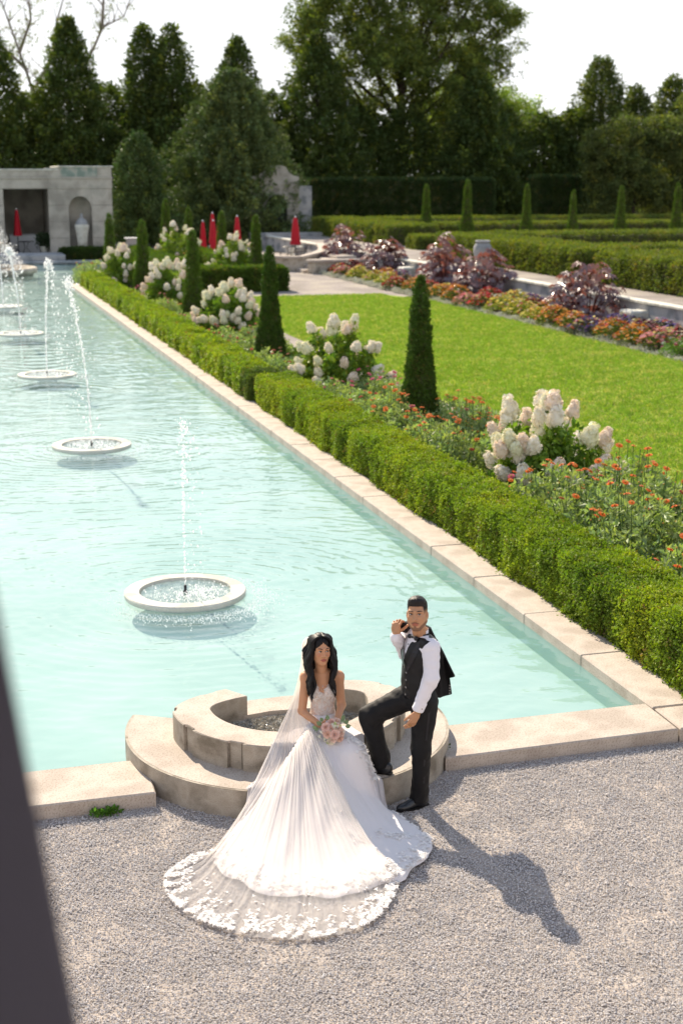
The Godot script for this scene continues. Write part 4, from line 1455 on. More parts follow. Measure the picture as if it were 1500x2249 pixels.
func broad_tree(called: String, label: String, x: float, z: float, h: float, w: float, c: Color, lobes: Array, n: int, trunk_r: float, y0 := 0.0, scale := 1.0):
	# lobes: [x, y, z, radius] of foliage masses; each has its limb
	var o := thing(called, label, "tree", Vector3(x, y0, z))
	var st := st_new()
	add_tube(st, [Vector3.ZERO, Vector3(0.1, h * 0.25, 0), Vector3(-0.1, h * 0.5, 0), Vector3(0.2, h * 0.8, 0)], [trunk_r, trunk_r * 0.8, trunk_r * 0.6, trunk_r * 0.2], 9)
	var total := 0.0
	for l in lobes:
		total += l[3] * l[3]
		var e := Vector3(l[0], l[1], l[2])
		var s := Vector3(0, l[1] * 0.55, 0)
		add_tube(st, [s, s.lerp(e, 0.5) + Vector3(0, -0.3, 0), e + Vector3(0, l[3] * 0.4, 0)], [trunk_r * 0.45, trunk_r * 0.3, 0.04], 6, false)
		for j in 4:
			var q = Vector3(rng.randfn(), rng.randfn(), rng.randfn()).normalized() * l[3] * 0.8
			add_tube(st, [s.lerp(e, 0.75), e + q], [trunk_r * 0.2, 0.03], 5, false)
	obj("trunk", done(st), M.bark, o)
	var pl := []
	var co := []
	for l in lobes:
		var e := Vector3(l[0], l[1], l[2])
		# each mass is broken into sprays so that gaps stay open
		var sprays := int(10 + l[3] * 5)
		for s in sprays:
			var d := Vector3(rng.randfn(), rng.randfn() * 0.9, rng.randfn()).normalized()
			var ce: Vector3 = e + d * l[3] * (0.35 + 0.65 * rng.randf())
			var cnt := int(n * l[3] * l[3] / total / sprays)
			for k in cnt:
				var p: Vector3 = ce + Vector3(rng.randfn(), rng.randfn() * 0.7, rng.randfn()) * l[3] * 0.2
				var sc := scale * rnd(0.7, 1.3)
				pl.append(Transform3D(rot_random().scaled(Vector3.ONE * sc), p))
				co.append(crown_colors(c))
	scatter("crown", crown_clumps[0], M.leaf_tree, pl, co, o)
	return o

func build_trees():
	crown_clumps = [leaf_clump(16, 0.34, 0.24, 0.55, 71, 0.3), leaf_clump(16, 0.32, 0.26, 0.5, 72, 0.3)]
	var dark := Color(0.085, 0.118, 0.03)
	var mid := Color(0.105, 0.135, 0.035)
	var soft := Color(0.075, 0.115, 0.02)
	# the front row of dark pointed trees
	conical_tree("pointed_tree", "dark pointed tree cut by the left edge, behind the pavilion", 6.4, -125, 16.6, 8.5, dark, 3600, 0.75, 0.4)
	conical_tree("pointed_tree", "tall dark pointed tree behind the pavilion's niche block", 12.4, -125, 17.6, 10.5, dark, 5200, 0.8, 0.4)
	conical_tree("pointed_tree", "dark pointed tree with left twin top, behind the smaller juniper", 18.8, -125.5, 17.2, 7.5, dark, 3600, 0.62, 0.5)
	conical_tree("pointed_tree", "dark pointed tree with right twin top, behind the smaller juniper", 20.9, -124.5, 17.2, 7.8, dark, 3600, 0.62, 0.5)
	conical_tree("pointed_tree", "dark pointed tree peeking above the big juniper", 26.9, -126, 16.4, 8.2, dark, 3600, 0.7, 0.45)
	conical_tree("pointed_tree", "tall dark pointed tree behind the gateway and tall hedge", 34.0, -126, 17.2, 10.5, dark, 5000, 0.72, 0.45)
	conical_tree("pointed_tree", "dark pointed tree right of the large leafy tree's trunk", 48.4, -124, 14.0, 9.5, dark, 4200, 0.7, 0.4)
	conical_tree("pointed_tree", "dark pointed tree rising against the sky at right", 62.5, -128, 15.8, 8.5, mid, 4000, 0.55, 0.5)
	conical_tree("pointed_tree", "small dark pointed tree between the two right ones", 66.2, -128, 13.2, 6.0, mid, 2400, 0.6, 0.5)
	conical_tree("pointed_tree", "dark pointed tree at the right edge against the sky", 70.0, -128, 14.2, 7.5, mid, 3200, 0.6, 0.5)
	# the lower trees that close the gaps
	var fill := [[9.4, 11.8, "low dark tree filling the gap left of the tall pointed tree"], [16.0, 12.6, "low dark tree between the tall pointed tree and twin tops"], [23.8, 12.6, "low dark tree right of the twin tops"], [30.4, 12.2, "low dark tree right of the big juniper"], [38.4, 11.5, "low dark tree under the large leafy tree, left side"], [43.4, 11.0, "low dark tree under the large leafy tree, right side"], [52.6, 11.5, "low dark tree below the bright green tree"], [57.4, 10.6, "low dark tree right of the bright green tree"], [3.0, 12.5, "low dark tree outside the left edge"], [74.5, 12.0, "low dark tree outside the right edge"], [60.5, 11.0, "low dark tree below the right pointed trees"]]
	for f in fill:
		conical_tree("dark_tree", f[2], f[0], -129.5, f[1], 9.0, dark, 2800, 0.45, 0.45)
	# junipers in front
	conical_tree("juniper_tree", "large fluffy mid-green juniper before the gateway", 22.6, -108, 12.3, 10.2, Color(0.11, 0.145, 0.048), 12500, 0.55, 0.4, 0.3, M.leaf_yew, 0.66, 0.95)
	conical_tree("juniper_tree", "smaller fluffy juniper right of the pavilion", 15.0, -104, 7.6, 5.0, Color(0.075, 0.115, 0.034), 3600, 0.55, 0.5, 0.3, M.leaf_yew, 0.6, 0.8)
	# the large leafy tree
	var L := []
	for q in [[0, 17, 0, 4.0], [-4, 16, 1, 3.6], [-8, 15.5, 0, 3.0], [4, 17, -1, 3.8], [7.8, 16, 0, 3.2], [-2, 21, 0, 3.4], [3, 22, 0, 3.4], [7, 20.5, 1, 3.0], [-6.8, 20, 0, 3.2], [9.8, 18.5, 0, 2.6], [1, 12.5, 1, 3.0], [-4, 11.5, 0, 2.8], [5, 12.5, 0, 2.4], [-7.5, 12, 1, 2.0], [-9.6, 18, 0, 2.4], [0, 25, 0, 3.0], [-5, 24, 0, 2.6], [6, 25, 0, 2.6], [-2, 8.0, 1, 2.6], [3.5, 8.5, 0, 2.4]]:
		L.append(q)
	broad_tree("leafy_tree", "very large leafy tree reaching past the top of the picture", 43.6, -131, 25, 20, Color(0.155, 0.195, 0.045), L, 12500, 0.5, 0.0, 0.9)
	broad_tree("leafy_tree", "bright yellow-green leafy tree behind the dark trees, right of centre", 58.0, -150, 14, 12, Color(0.24, 0.32, 0.07), [[0, 12.5, 0, 3.4], [-4, 10.5, 0, 3.0], [4, 11.5, 0, 3.0], [0, 15, 0, 2.6], [7, 10, 0, 2.8], [-1, 8, 0, 3.4], [4.5, 7, 0, 3.0], [-5.5, 7, 0, 2.4]], 5200, 0.3)
	broad_tree("leafy_shrub", "big rounded olive shrub at right behind the terrace cones", 58.0, -112, 9, 8, Color(0.115, 0.14, 0.04), [[0, 7.0, 0, 2.4], [-2.8, 6.0, 0, 2.0], [2.4, 6.5, 0, 2.2], [0, 4, 0.5, 2.8], [-2.6, 3, 0, 2.2], [2.8, 3.5, 0, 2.4]], 4200, 0.2, 0.84, 0.8)
	broad_tree("leafy_shrub", "pale rounded leafy shrub at the right edge of the picture", 64.5, -112, 10, 9, Color(0.15, 0.18, 0.055), [[0, 8.5, 0, 2.6], [-2.6, 7.0, 0, 2.2], [2.8, 7.6, 0, 2.6], [0, 5, 0.5, 3.0], [-2.8, 3.4, 0, 2.4], [3, 4, 0, 2.6]], 4600, 0.2, 0.84, 0.8)
	# the sparse tree with bare branches
	var o := thing("bare_tree", "nearly bare tree with pale branches against the sky at upper left", "tree", Vector3(11.5, 0, -142))
	var st := st_new()
	var limbs := [[Vector3(0, 0, 0), Vector3(-0.6, 12, 0), Vector3(-1.3, 14.5, 0), Vector3(-2.4, 18, 0), Vector3(-3.2, 20.5, 0), Vector3(-5.5, 22, 0)], [Vector3(-0.9, 12.5, 0), Vector3(1.0, 15.5, 0.5), Vector3(1.7, 19, 0.5), Vector3(2.9, 22.5, 0.5)], [Vector3(0, 9, 0), Vector3(3.4, 13.5, 0), Vector3(5.2, 17.0, 0), Vector3(6.0, 18.6, 0), Vector3(8.0, 19.6, 0), Vector3(9.4, 23.0, 0)], [Vector3(5.9, 18.4, 0), Vector3(6.1, 21, 0.4), Vector3(5.7, 24, 0.5)], [Vector3(-1.9, 16, 0), Vector3(-0.7, 19, 0.6), Vector3(-0.9, 23, 0.8)], [Vector3(-1.2, 14.6, 0), Vector3(-4.2, 17.5, -0.5), Vector3(-6, 20, -0.5)]]
	for l in limbs:
		var rr := []
		for i in l.size():
			rr.append(lerp(0.2, 0.04, float(i) / (l.size() - 1)))
		add_tube(st, l, rr, 6, false)
		for i in l.size() - 1:
			for j in 5:
				var p: Vector3 = l[i].lerp(l[i + 1], rng.randf())
				var d := Vector3(rng.randfn() * 0.6, 1.2, rng.randfn() * 0.4).normalized()
				add_tube(st, [p, p + d * rnd(0.6, 1.4), p + d * rnd(1.5, 2.6) + Vector3(rnd(-0.5, 0.5), 0, 0)], [0.05, 0.03, 0.015], 4, false)
	obj("trunk", done(st), M.bark_pale, o)
	var pl := []
	var co := []
	for i in 260:
		var l = limbs[rng.randi() % limbs.size()]
		var k = rng.randi() % (l.size() - 1)
		if l[k].y < 12 or rng.randf() < 0.4 and l[k].x > 3:
			continue
		pl.append(Transform3D(rot_random().scaled(Vector3.ONE * 0.8), l[k].lerp(l[k + 1], rng.randf()) + Vector3(rng.randfn(), rng.randfn(), rng.randfn()) * 0.7))
		co.append(vary(Color(0.2, 0.22, 0.06), 0.2, 0.1))
	scatter("crown", crown_clumps[0], M.leaf_tree, pl, co, o)
	# a lamp mast among the trees
	var lm := thing("lamp_mast", "slim grey lamp mast half hidden by the large tree", "lamp post", Vector3(37.6, 0, -128.5))
	st = st_new()
	add_tube(st, [Vector3.ZERO, Vector3(0, 13.4, 0)], [0.09, 0.06], 8)
	obj("pole", done(st), M.stone_grey, lm)
	var hd := obj("lamp_head", box_mesh(Vector3(0.9, 0.22, 0.4), 0.05), M.white_paint, lm)
	hd.position = Vector3(0.4, 13.45, 0)

# ------------------------------------------------------------------ parasols, tables, pots
func make_parasol(label: String, x: float, y0: float, z: float, top: float, hem: float, r: float):
	var o := thing("closed_parasol", label, "parasol", Vector3(x, y0, z), rnd(0, TAU), "closed red parasols")
	var st := st_new()
	add_tube(st, [Vector3.ZERO, Vector3(0, top, 0)], [0.028, 0.028], 8)
	obj("pole", done(st), M.black_metal, o)
	st = st_new()
	add_lathe(st, [Vector2(0, 0), Vector2(0.26, 0), Vector2(0.26, 0.06), Vector2(0.08, 0.1), Vector2(0.04, 0.25), Vector2(0.0, 0.25)], 14)
	obj("base", done(st), M.black_metal, o)
	st = st_new()
	var rows := [[0.05, 0.0], [0.09, 0.05], [0.13, 0.25], [0.16, 0.5], [0.19, 0.8], [0.225, 1.0]]
	for i in 20:
		for k in rows.size() - 1:
			var f := func(i_: int, k_: int) -> Vector3:
				var a := TAU * (i_ % 20) / 20.0
				var rr: float = rows[k_][0] * r / 0.2 * (1.0 + 0.16 * cos(a * 6.0) * rows[k_][1])
				return Vector3(cos(a) * rr, top - rows[k_][1] * (top - hem), sin(a) * rr)
			quad(st, f.call(i + 1, k + 1), f.call(i, k + 1), f.call(i, k), f.call(i + 1, k))
	obj("canopy", done(st), M.red, o)
	st = st_new()
	add_lathe(st, [Vector2(0.05, top), Vector2(0.05, top + 0.04), Vector2(0.02, top + 0.1), Vector2(0, top + 0.1)], 8)
	obj("finial", done(st), M.white_paint, o)

func make_chair(label: String, x: float, y0: float, z: float, turn: float, grp: String):
	var o := thing("cafe_chair", label, "chair", Vector3(x, y0, z), turn, grp)
	var s := obj("seat", box_mesh(Vector3(0.44, 0.04, 0.44), 0.015), M.black_metal, o)
	s.position.y = 0.45
	for q in [[-1, -1], [1, -1], [-1, 1], [1, 1]]:
		var st := st_new()
		add_tube(st, [Vector3(q[0] * 0.23, 0, q[1] * 0.23), Vector3(q[0] * 0.19, 0.45, q[1] * 0.19)], [0.016, 0.016], 6)
		obj("leg", done(st), M.black_metal, o)
	var st2 := st_new()
	for i in 6:
		var xx := -0.2 + 0.08 * i
		add_tube(st2, [Vector3(xx, 0.45, -0.21), Vector3(xx * 1.05, 0.86, -0.28)], [0.012, 0.012], 5)
	add_tube(st2, [Vector3(-0.22, 0.86, -0.28), Vector3(0.22, 0.86, -0.28)], [0.018, 0.018], 6)
	obj("backrest", done(st2), M.black_metal, o)

func make_table(label: String, x: float, y0: float, z: float):
	var o := thing("cafe_table", label, "table", Vector3(x, y0, z))
	var st := st_new()
	add_lathe(st, [Vector2(0, 0.71), Vector2(0.42, 0.71), Vector2(0.44, 0.73), Vector2(0.42, 0.75), Vector2(0, 0.75)], 20)
	obj("tabletop", done(st), M.black_metal, o)
	for i in 3:
		var a := TAU * i / 3.0
		st = st_new()
		add_tube(st, [Vector3(cos(a) * 0.36, 0, sin(a) * 0.36), Vector3(cos(a) * 0.06, 0.35, sin(a) * 0.06), Vector3(cos(a) * 0.2, 0.71, sin(a) * 0.2)], [0.018, 0.018, 0.018], 6)
		obj("leg", done(st), M.black_metal, o)

func build_furniture():
	make_parasol("closed red parasol in the pavilion opening, left edge", 5.5, 0.3, -90.3, 2.65, 1.1, 0.21)
	make_parasol("leftmost closed red parasol of the terrace cluster", 16.5, 0, -88, 2.22, 0.5, 0.2)
	make_parasol("second closed red parasol from the left in the terrace cluster", 16.95, 0, -87, 2.28, 0.32, 0.23)
	make_parasol("tallest closed red parasol at the back of the terrace cluster", 17.3, 0, -89, 2.68, 0.85, 0.21)
	make_parasol("rightmost closed red parasol of the terrace cluster, beside the slim cone", 17.5, 0, -88, 2.22, 0.6, 0.18)
	make_parasol("closed red parasol standing alone above the far hydrangea", 18.65, 0, -88, 2.5, 0.9, 0.22)
	make_parasol("closed red parasol at the black cafe table before the retaining wall", 21.85, 0, -86, 2.48, 0.85, 0.27)
	make_table("round black cafe table under the lone parasol by the curved wall", 21.4, 0, -85.9)
	make_chair("black cafe chair left of the table by the curved wall", 20.6, 0, -85.6, 1.2, "black cafe chairs by the curved wall")
	make_chair("black cafe chair in front of the table by the curved wall", 21.5, 0, -84.9, PI, "black cafe chairs by the curved wall")
	make_chair("black cafe chair right of the table by the curved wall", 22.2, 0, -85.7, -1.4, "black cafe chairs by the curved wall")
	make_table("round black cafe table under the parasol cluster", 17.2, 0, -87.6)
	make_table("round black table inside the pavilion opening", 5.95, 0.3, -90.6)
	make_chair("black chair at the table inside the pavilion opening", 5.2, 0.3, -90.7, 1.4, "")
	var w := thing("white_counter", "white panelled counter inside the pavilion opening", "counter", Vector3(6.0, 0.3, -92))
	var o := obj("body", box_mesh(Vector3(1.8, 1.05, 0.6), 0.02), M.white_paint, w)
	o.position.y = 0.53
	o = obj("top", box_mesh(Vector3(1.9, 0.06, 0.7), 0.01), M.white_paint, w)
	o.position.y = 1.09
	w = thing("service_cabinet", "small white cabinet with a flat top right of the pavilion", "cabinet", Vector3(13.3, 0, -96))
	o = obj("body", box_mesh(Vector3(0.85, 0.9, 0.6), 0.02), M.stone_grey, w)
	o.position.y = 0.45
	o = obj("top", box_mesh(Vector3(1.05, 0.07, 0.75), 0.01), M.white_paint, w)
	o.position.y = 0.935
	var pot := thing("potted_plant", "dark bushy plant in a pale pot beside the pavilion opening", "potted plant", Vector3(7.0, 0.3, -89.6))
	var st := st_new()
	add_lathe(st, [Vector2(0, 0), Vector2(0.17, 0), Vector2(0.24, 0.4), Vector2(0.27, 0.42), Vector2(0.27, 0.47), Vector2(0, 0.45)], 16)
	obj("pot", done(st), M.stone_white, pot)
	leafy(pot, "leaves", leaf_clump(12, 0.16, 0.2, 0.4, 81, 0.6), M.leaf_yew, 60, Vector3(0.4, 0.65, 0.35), Color(0.03, 0.05, 0.02), 0.45)

# ------------------------------------------------------------------ fountains
func droplets(n: int, fn: Callable, parent: Node3D, called: String, r0: float, r1: float):
	var pl := []
	var co := []
	for i in n:
		var p: Vector3 = fn.call()
		var r := r0 + (r1 - r0) * pow(rng.randf(), 3.0)
		pl.append(Transform3D(rot_random().scaled(Vector3(r, r * rnd(1.0, 1.6), r)), p))
		co.append(Color(1, 1, 1))
	return scatter(called, drop_mesh, M.drop, pl, co, parent)

var drop_mesh: ArrayMesh

func build_fountains():
	var st := st_new()
	add_lathe(st, [Vector2(0, -1), Vector2(0.7, -0.7), Vector2(1, 0), Vector2(0.7, 0.7), Vector2(0, 1)], 7)
	drop_mesh = done(st)
	var labels := ["round disc fountain nearest the couple, with a thin jet", "second disc fountain from the couple, left of centre in the pool", "third disc fountain from the couple", "fourth disc fountain, half way to the pavilion", "fifth disc fountain, at the left edge before the tiered fountain"]
	# jet: [height, lean x, droplets]
	var jets := [[2.05, 0.02, 420, 0.5], [3.0, -0.32, 1300, 1.0], [2.75, 0.16, 1300, 1.0], [2.6, -0.25, 1600, 1.5], [2.7, -0.2, 1600, 1.5]]
	for i in 5:
		var o := thing("disc_fountain", labels[i], "fountain", Vector3(2.79, -0.068, -16.56 - 10.1 * i), 0.0, "disc fountains in a row down the pool")
		st = st_new(false)
		add_lathe(st, [Vector2(0.30, 0.06), Vector2(0.30, -0.57)].duplicate(), 20)
		st = st_new(false)
		add_lathe(st, [Vector2(0.25, -0.175), Vector2(0.25, 0.05)], 32, Vector3.ZERO, 0, TAU, true)
		obj("pedestal", done(st), M.pool_paint, o)
		st = st_new(false)
		add_lathe(st, [Vector2(0.0, 0.05), Vector2(0.66, 0.05), Vector2(0.735, 0.075), Vector2(0.74, 0.125), Vector2(0.728, 0.14), Vector2(0.57, 0.142), Vector2(0.56, 0.14), Vector2(0.555, 0.06), Vector2(0.0, 0.05)], 64, Vector3.ZERO, 0, TAU, false)
		obj("ring", done(st), M.stone_white, o)
		var pl := []
		var co := []
		for k in 900:
			var a := rnd(0, TAU)
			var q := 0.55 * sqrt(rng.randf())
			pl.append(Transform3D(rot_random().scaled(Vector3.ONE * rnd(0.6, 1.3)), Vector3(cos(a) * q, 0.055, sin(a) * q)))
			co.append(vary(Color(0.22, 0.2, 0.17), 0.5, 0.05))
		scatter("pebbles", leaf_clump(6, 0.014, 0.024, 0.9, 90), tinted(0.5), pl, co, o)
		# the water lying in the ring, broken up by falling drops
		var v := PackedVector3Array()
		var tool := st_new()
		var fnz := FastNoiseLite.new()
		fnz.seed = 40 + i
		fnz.frequency = 9.0
		var g := 36
		for x in g:
			for z in g:
				var c := func(ix: int, iz: int) -> Vector3:
					var u := Vector2(-0.56 + 1.12 * ix / g, -0.56 + 1.12 * iz / g)
					return Vector3(u.x, 0.112 + 0.011 * fnz.get_noise_2d(u.x, u.y) + 0.004 * fnz.get_noise_2d(u.x * 3, u.y * 3), u.y)
				var p0: Vector3 = c.call(x, z)
				if Vector2(p0.x + 0.015, p0.z + 0.015).length() < 0.55:
					quad(tool, c.call(x, z + 1), c.call(x + 1, z + 1), c.call(x + 1, z), c.call(x, z))
		obj("ring_water", done(tool), M.choppy_plain, o)
		st = st_new()
		add_lathe(st, [Vector2(0.0, 0.05), Vector2(0.03, 0.05), Vector2(0.03, 0.12), Vector2(0.018, 0.14), Vector2(0.018, 0.2), Vector2(0.0, 0.2)], 10)
		obj("nozzle", done(st), M.black_metal, o)
		var J = jets[i]
		var H: float = J[0]
		var lean: float = J[1]
		var k: float = J[3]
		droplets(J[2], func():
			var t := rng.randf()
			var wob := 0.012 + 0.05 * t * t
			if rng.randf() < 0.55:      # rising column
				return Vector3(lean * t * t + rng.randfn(0, wob * 0.35), 0.2 + H * t, rng.randfn(0, wob * 0.35))
			if rng.randf() < (0.35 if i > 0 else 0.12):      # the crest
				return Vector3(lean + rng.randfn(0, 0.05), 0.15 + H + rng.randfn(0, 0.06), rng.randfn(0, 0.05))
			var f := pow(rng.randf(), 0.8)
			return Vector3(lean + 0.22 * k * f + rng.randfn(0, 0.03 + 0.13 * f * k), 0.15 + H * (1.0 - f * f), rng.randfn(0, 0.03 + 0.13 * f * k))
			, o, "jet", 0.004, 0.013 + 0.004 * i)
		droplets(2000 if i < 2 else 1400, func():
			var a := rng.randfn(0.5, 1.1) if i == 0 else rnd(0, TAU)
			var q := 0.78 + absf(rng.randfn(0, 0.16))
			if rng.randf() < 0.3:
				q = rnd(0.1, 0.55)
			return Vector3(sin(a) * q + 0.05, rnd(0.01, 0.06) + (0.1 if q < 0.56 else 0.0), cos(a) * q)
			, o, "splash", 0.004, 0.009 + 0.003 * i)
	# the tiered fountain at the far end
	var T := thing("tiered_fountain", "large round tiered stone fountain at the far left of the pool", "fountain", Vector3(2.79, -0.05, -76.3))
	st = st_new()
	add_lathe(st, [Vector2(2.5, -0.57), Vector2(2.55, 0.1), Vector2(2.75, 0.16), Vector2(2.8, 0.3), Vector2(2.72, 0.42), Vector2(2.45, 0.44), Vector2(2.4, 0.25), Vector2(0.0, 0.25)], 56)
	obj("lower_basin", done(st), M.stone, T)
	st = st_new()
	add_lathe(st, [Vector2(1.2, 0.25), Vector2(1.2, 0.5), Vector2(0.55, 0.62), Vector2(0.42, 1.0), Vector2(0.5, 1.25), Vector2(0.95, 1.5), Vector2(1.15, 1.62), Vector2(1.1, 1.68), Vector2(0.4, 1.6), Vector2(0.2, 1.75), Vector2(0.16, 2.2), Vector2(0.0, 2.25)], 40)
	obj("upper_bowl", done(st), M.stone, T)
	droplets(3800, func():
		var t := rng.randf()
		var a := rnd(0, TAU)
		if rng.randf() < 0.4:
			return Vector3(rng.randfn(0, 0.06 + 0.05 * t), 2.2 + 1.9 * t, rng.randfn(0, 0.06 + 0.05 * t))
		var q := 0.25 + 1.9 * t
		return Vector3(cos(a) * q + rng.randfn(0, 0.08), 0.4 + 2.6 * (1.0 - t * t) * rnd(0.4, 1.0), sin(a) * q)
		, T, "spray", 0.008, 0.03)
# ------------------------------------------------------------------ bodies: distance fields meshed as surface nets
class Prim:
	var kind := 0             # 0 tapered capsule, 1 ellipsoid
	var a: Vector3
	var b: Vector3
	var ra: float
	var rb: float
	var inv: Basis
	var r: Vector3
	var k := 0.03
	var cut := false
	var mid: Vector3
	var reach: float

	func dist(p: Vector3) -> float:
		if kind == 0:
			var ab := b - a
			var t := clampf((p - a).dot(ab) / maxf(ab.length_squared(), 1e-9), 0.0, 1.0)
			return (p - a - ab * t).length() - ra - (rb - ra) * t
		var q := inv * (p - a)
		var k0 := (q / r).length()
		var k1 := (q / (r * r)).length()
		return k0 * (k0 - 1.0) / maxf(k1, 1e-6)

func cap(a: Vector3, b: Vector3, ra: float, rb: float, k := 0.03) -> Prim:
	var p := Prim.new()
	p.a = a
	p.b = b
	p.ra = ra
	p.rb = rb
	p.k = k
	p.mid = (a + b) / 2
	p.reach = a.distance_to(b) / 2 + maxf(ra, rb)
	return p

func ell(c: Vector3, r: Vector3, basis := Basis.IDENTITY, k := 0.03, cut := false) -> Prim:
	var p := Prim.new()
	p.kind = 1
	p.a = c
	p.r = r
	p.inv = basis.inverse()
	p.k = k
	p.cut = cut
	p.mid = c
	p.reach = maxf(r.x, maxf(r.y, r.z))
	return p

class Shape:
	var v := PackedVector3Array()
	var n := PackedVector3Array()
	var c := PackedColorArray()
	var ix := PackedInt32Array()

func field(prims: Array, p: Vector3) -> float:
	var d := 1e3
	for q: Prim in prims:
		var e := q.dist(p)
		if q.cut:
			var h := clampf(0.5 - 0.5 * (d + e) / q.k, 0.0, 1.0)
			d = lerpf(d, -e, h) + q.k * h * (1.0 - h)
		else:
			var h := clampf(0.5 + 0.5 * (d - e) / q.k, 0.0, 1.0)
			d = lerpf(d, e, h) - q.k * h * (1.0 - h)
	return d

# meshes the union of prims into shape; clip(p, d) may change the distance, tint(p) gives the colour
func nets(shape: Shape, prims: Array, cell: float, clip = null, tint = null, free := false) -> void:
	var lo := Vector3.ONE * 1e9
	var hi := -lo
	for q: Prim in prims:
		if not q.cut:
			lo = lo.min(q.mid - Vector3.ONE * q.reach)
			hi = hi.max(q.mid + Vector3.ONE * q.reach)
	lo -= Vector3.ONE * cell * 4
	hi += Vector3.ONE * cell * 4
	var B := 6
	var nb := Vector3i(((hi - lo) / (cell * B)).ceil())
	var N := nb * B + Vector3i.ONE
	var sx := 1
	var sy := N.x
	var sz := N.x * N.y
	var val := PackedFloat32Array()
	val.resize(N.x * N.y * N.z)
	val.fill(1.0)
	var live := []
	var rad := cell * B * 0.88
	for bz in nb.z:
		for by in nb.y:
			for bx in nb.x:
				var mid := lo + (Vector3(bx, by, bz) + Vector3.ONE * 0.5) * cell * B
				var act := []
				for q: Prim in prims:
					if q.mid.distance_to(mid) < q.reach + rad + q.k * 1.5 + cell * 2:
						act.append(q)
				if act.is_empty():
					continue
				var dm: float = absf(field(act, mid))
				if not free and dm > rad + 0.05 + cell * 2:
					if field(act, mid) < 0:
						for z in B + 1:
							for y in B + 1:
								var i0 := (bz * B + z) * sz + (by * B + y) * sy + bx * B
								for x in B + 1:
									val[i0 + x] = minf(val[i0 + x], -1.0)
					continue
				live.append(Vector3i(bx, by, bz))
				for z in B + 1:
					for y in B + 1:
						var i0 := (bz * B + z) * sz + (by * B + y) * sy + bx * B
						for x in B + 1:
							if val[i0 + x] != 1.0:
								continue
							var p := lo + Vector3(bx * B + x, by * B + y, bz * B + z) * cell
							var d := field(act, p)
							if clip != null:
								d = clip.call(p, d)
							val[i0 + x] = d
	var vid := {}
	var co := [0, sx, sy, sx + sy, sz, sz + sx, sz + sy, sz + sx + sy]
	var edges := [[0, 1], [2, 3], [4, 5], [6, 7], [0, 2], [1, 3], [4, 6], [5, 7], [0, 4], [1, 5], [2, 6], [3, 7]]
	var off := [Vector3(0, 0, 0), Vector3(1, 0, 0), Vector3(0, 1, 0), Vector3(1, 1, 0), Vector3(0, 0, 1), Vector3(1, 0, 1), Vector3(0, 1, 1), Vector3(1, 1, 1)]
	var base := shape.v.size()
	var cells := []
	for b: Vector3i in live:
		for z in B:
			for y in B:
				for x in B:
					var g := Vector3i(b.x * B + x, b.y * B + y, b.z * B + z)
					var i := g.z * sz + g.y * sy + g.x
					var inside := 0
					for k in 8:
						if val[i + co[k]] < 0.0:
							inside += 1
					if inside == 0 or inside == 8:
						continue
					var acc := Vector3.ZERO
					var cnt := 0
					for e in edges:
						var d0 := val[i + co[e[0]]]
						var d1 := val[i + co[e[1]]]
						if (d0 < 0.0) != (d1 < 0.0):
							acc += off[e[0]].lerp(off[e[1]], d0 / (d0 - d1))
							cnt += 1
					vid[i] = shape.v.size()
					cells.append(i)
					var p := lo + (Vector3(g) + acc / cnt) * cell
					shape.v.append(p)
					shape.n.append(Vector3.ZERO)
					shape.c.append(tint.call(p) if tint != null else Color.WHITE)
	for i: int in cells:
		for ax in 3:
			var st: int = [sx, sy, sz][ax]
			var u: int = [sy, sz, sx][ax]
			var w: int = [sz, sx, sy][ax]
			var d0 := val[i]
			var d1 := val[i + st]
			if (d0 < 0.0) == (d1 < 0.0):
				continue
			if not (vid.has(i - u) and vid.has(i - w) and vid.has(i - u - w)):
				continue
			var A: int = vid[i]
			var Bq: int = vid[i - u]
			var C: int = vid[i - u - w]
			var D: int = vid[i - w]
			if d0 < 0.0:
				shape.ix.append_array(PackedInt32Array([A, C, Bq, A, D, C]))
			else:
				shape.ix.append_array(PackedInt32Array([A, Bq, C, A, C, D]))

func shaped(s: Shape) -> ArrayMesh:
	var n := PackedVector3Array()
	n.resize(s.v.size())
	for k in range(0, s.ix.size(), 3):
		var a := s.v[s.ix[k]]
		var f := (s.v[s.ix[k + 2]] - a).cross(s.v[s.ix[k + 1]] - a)
		for j in 3:
			n[s.ix[k + j]] += f
	for i in n.size():
		n[i] = n[i].normalized()
	var arr := []
	arr.resize(Mesh.ARRAY_MAX)
	arr[Mesh.ARRAY_VERTEX] = s.v
	arr[Mesh.ARRAY_NORMAL] = n
	arr[Mesh.ARRAY_COLOR] = s.c
	arr[Mesh.ARRAY_INDEX] = s.ix
	var m := ArrayMesh.new()
	m.add_surface_from_arrays(Mesh.PRIMITIVE_TRIANGLES, arr)
	return m

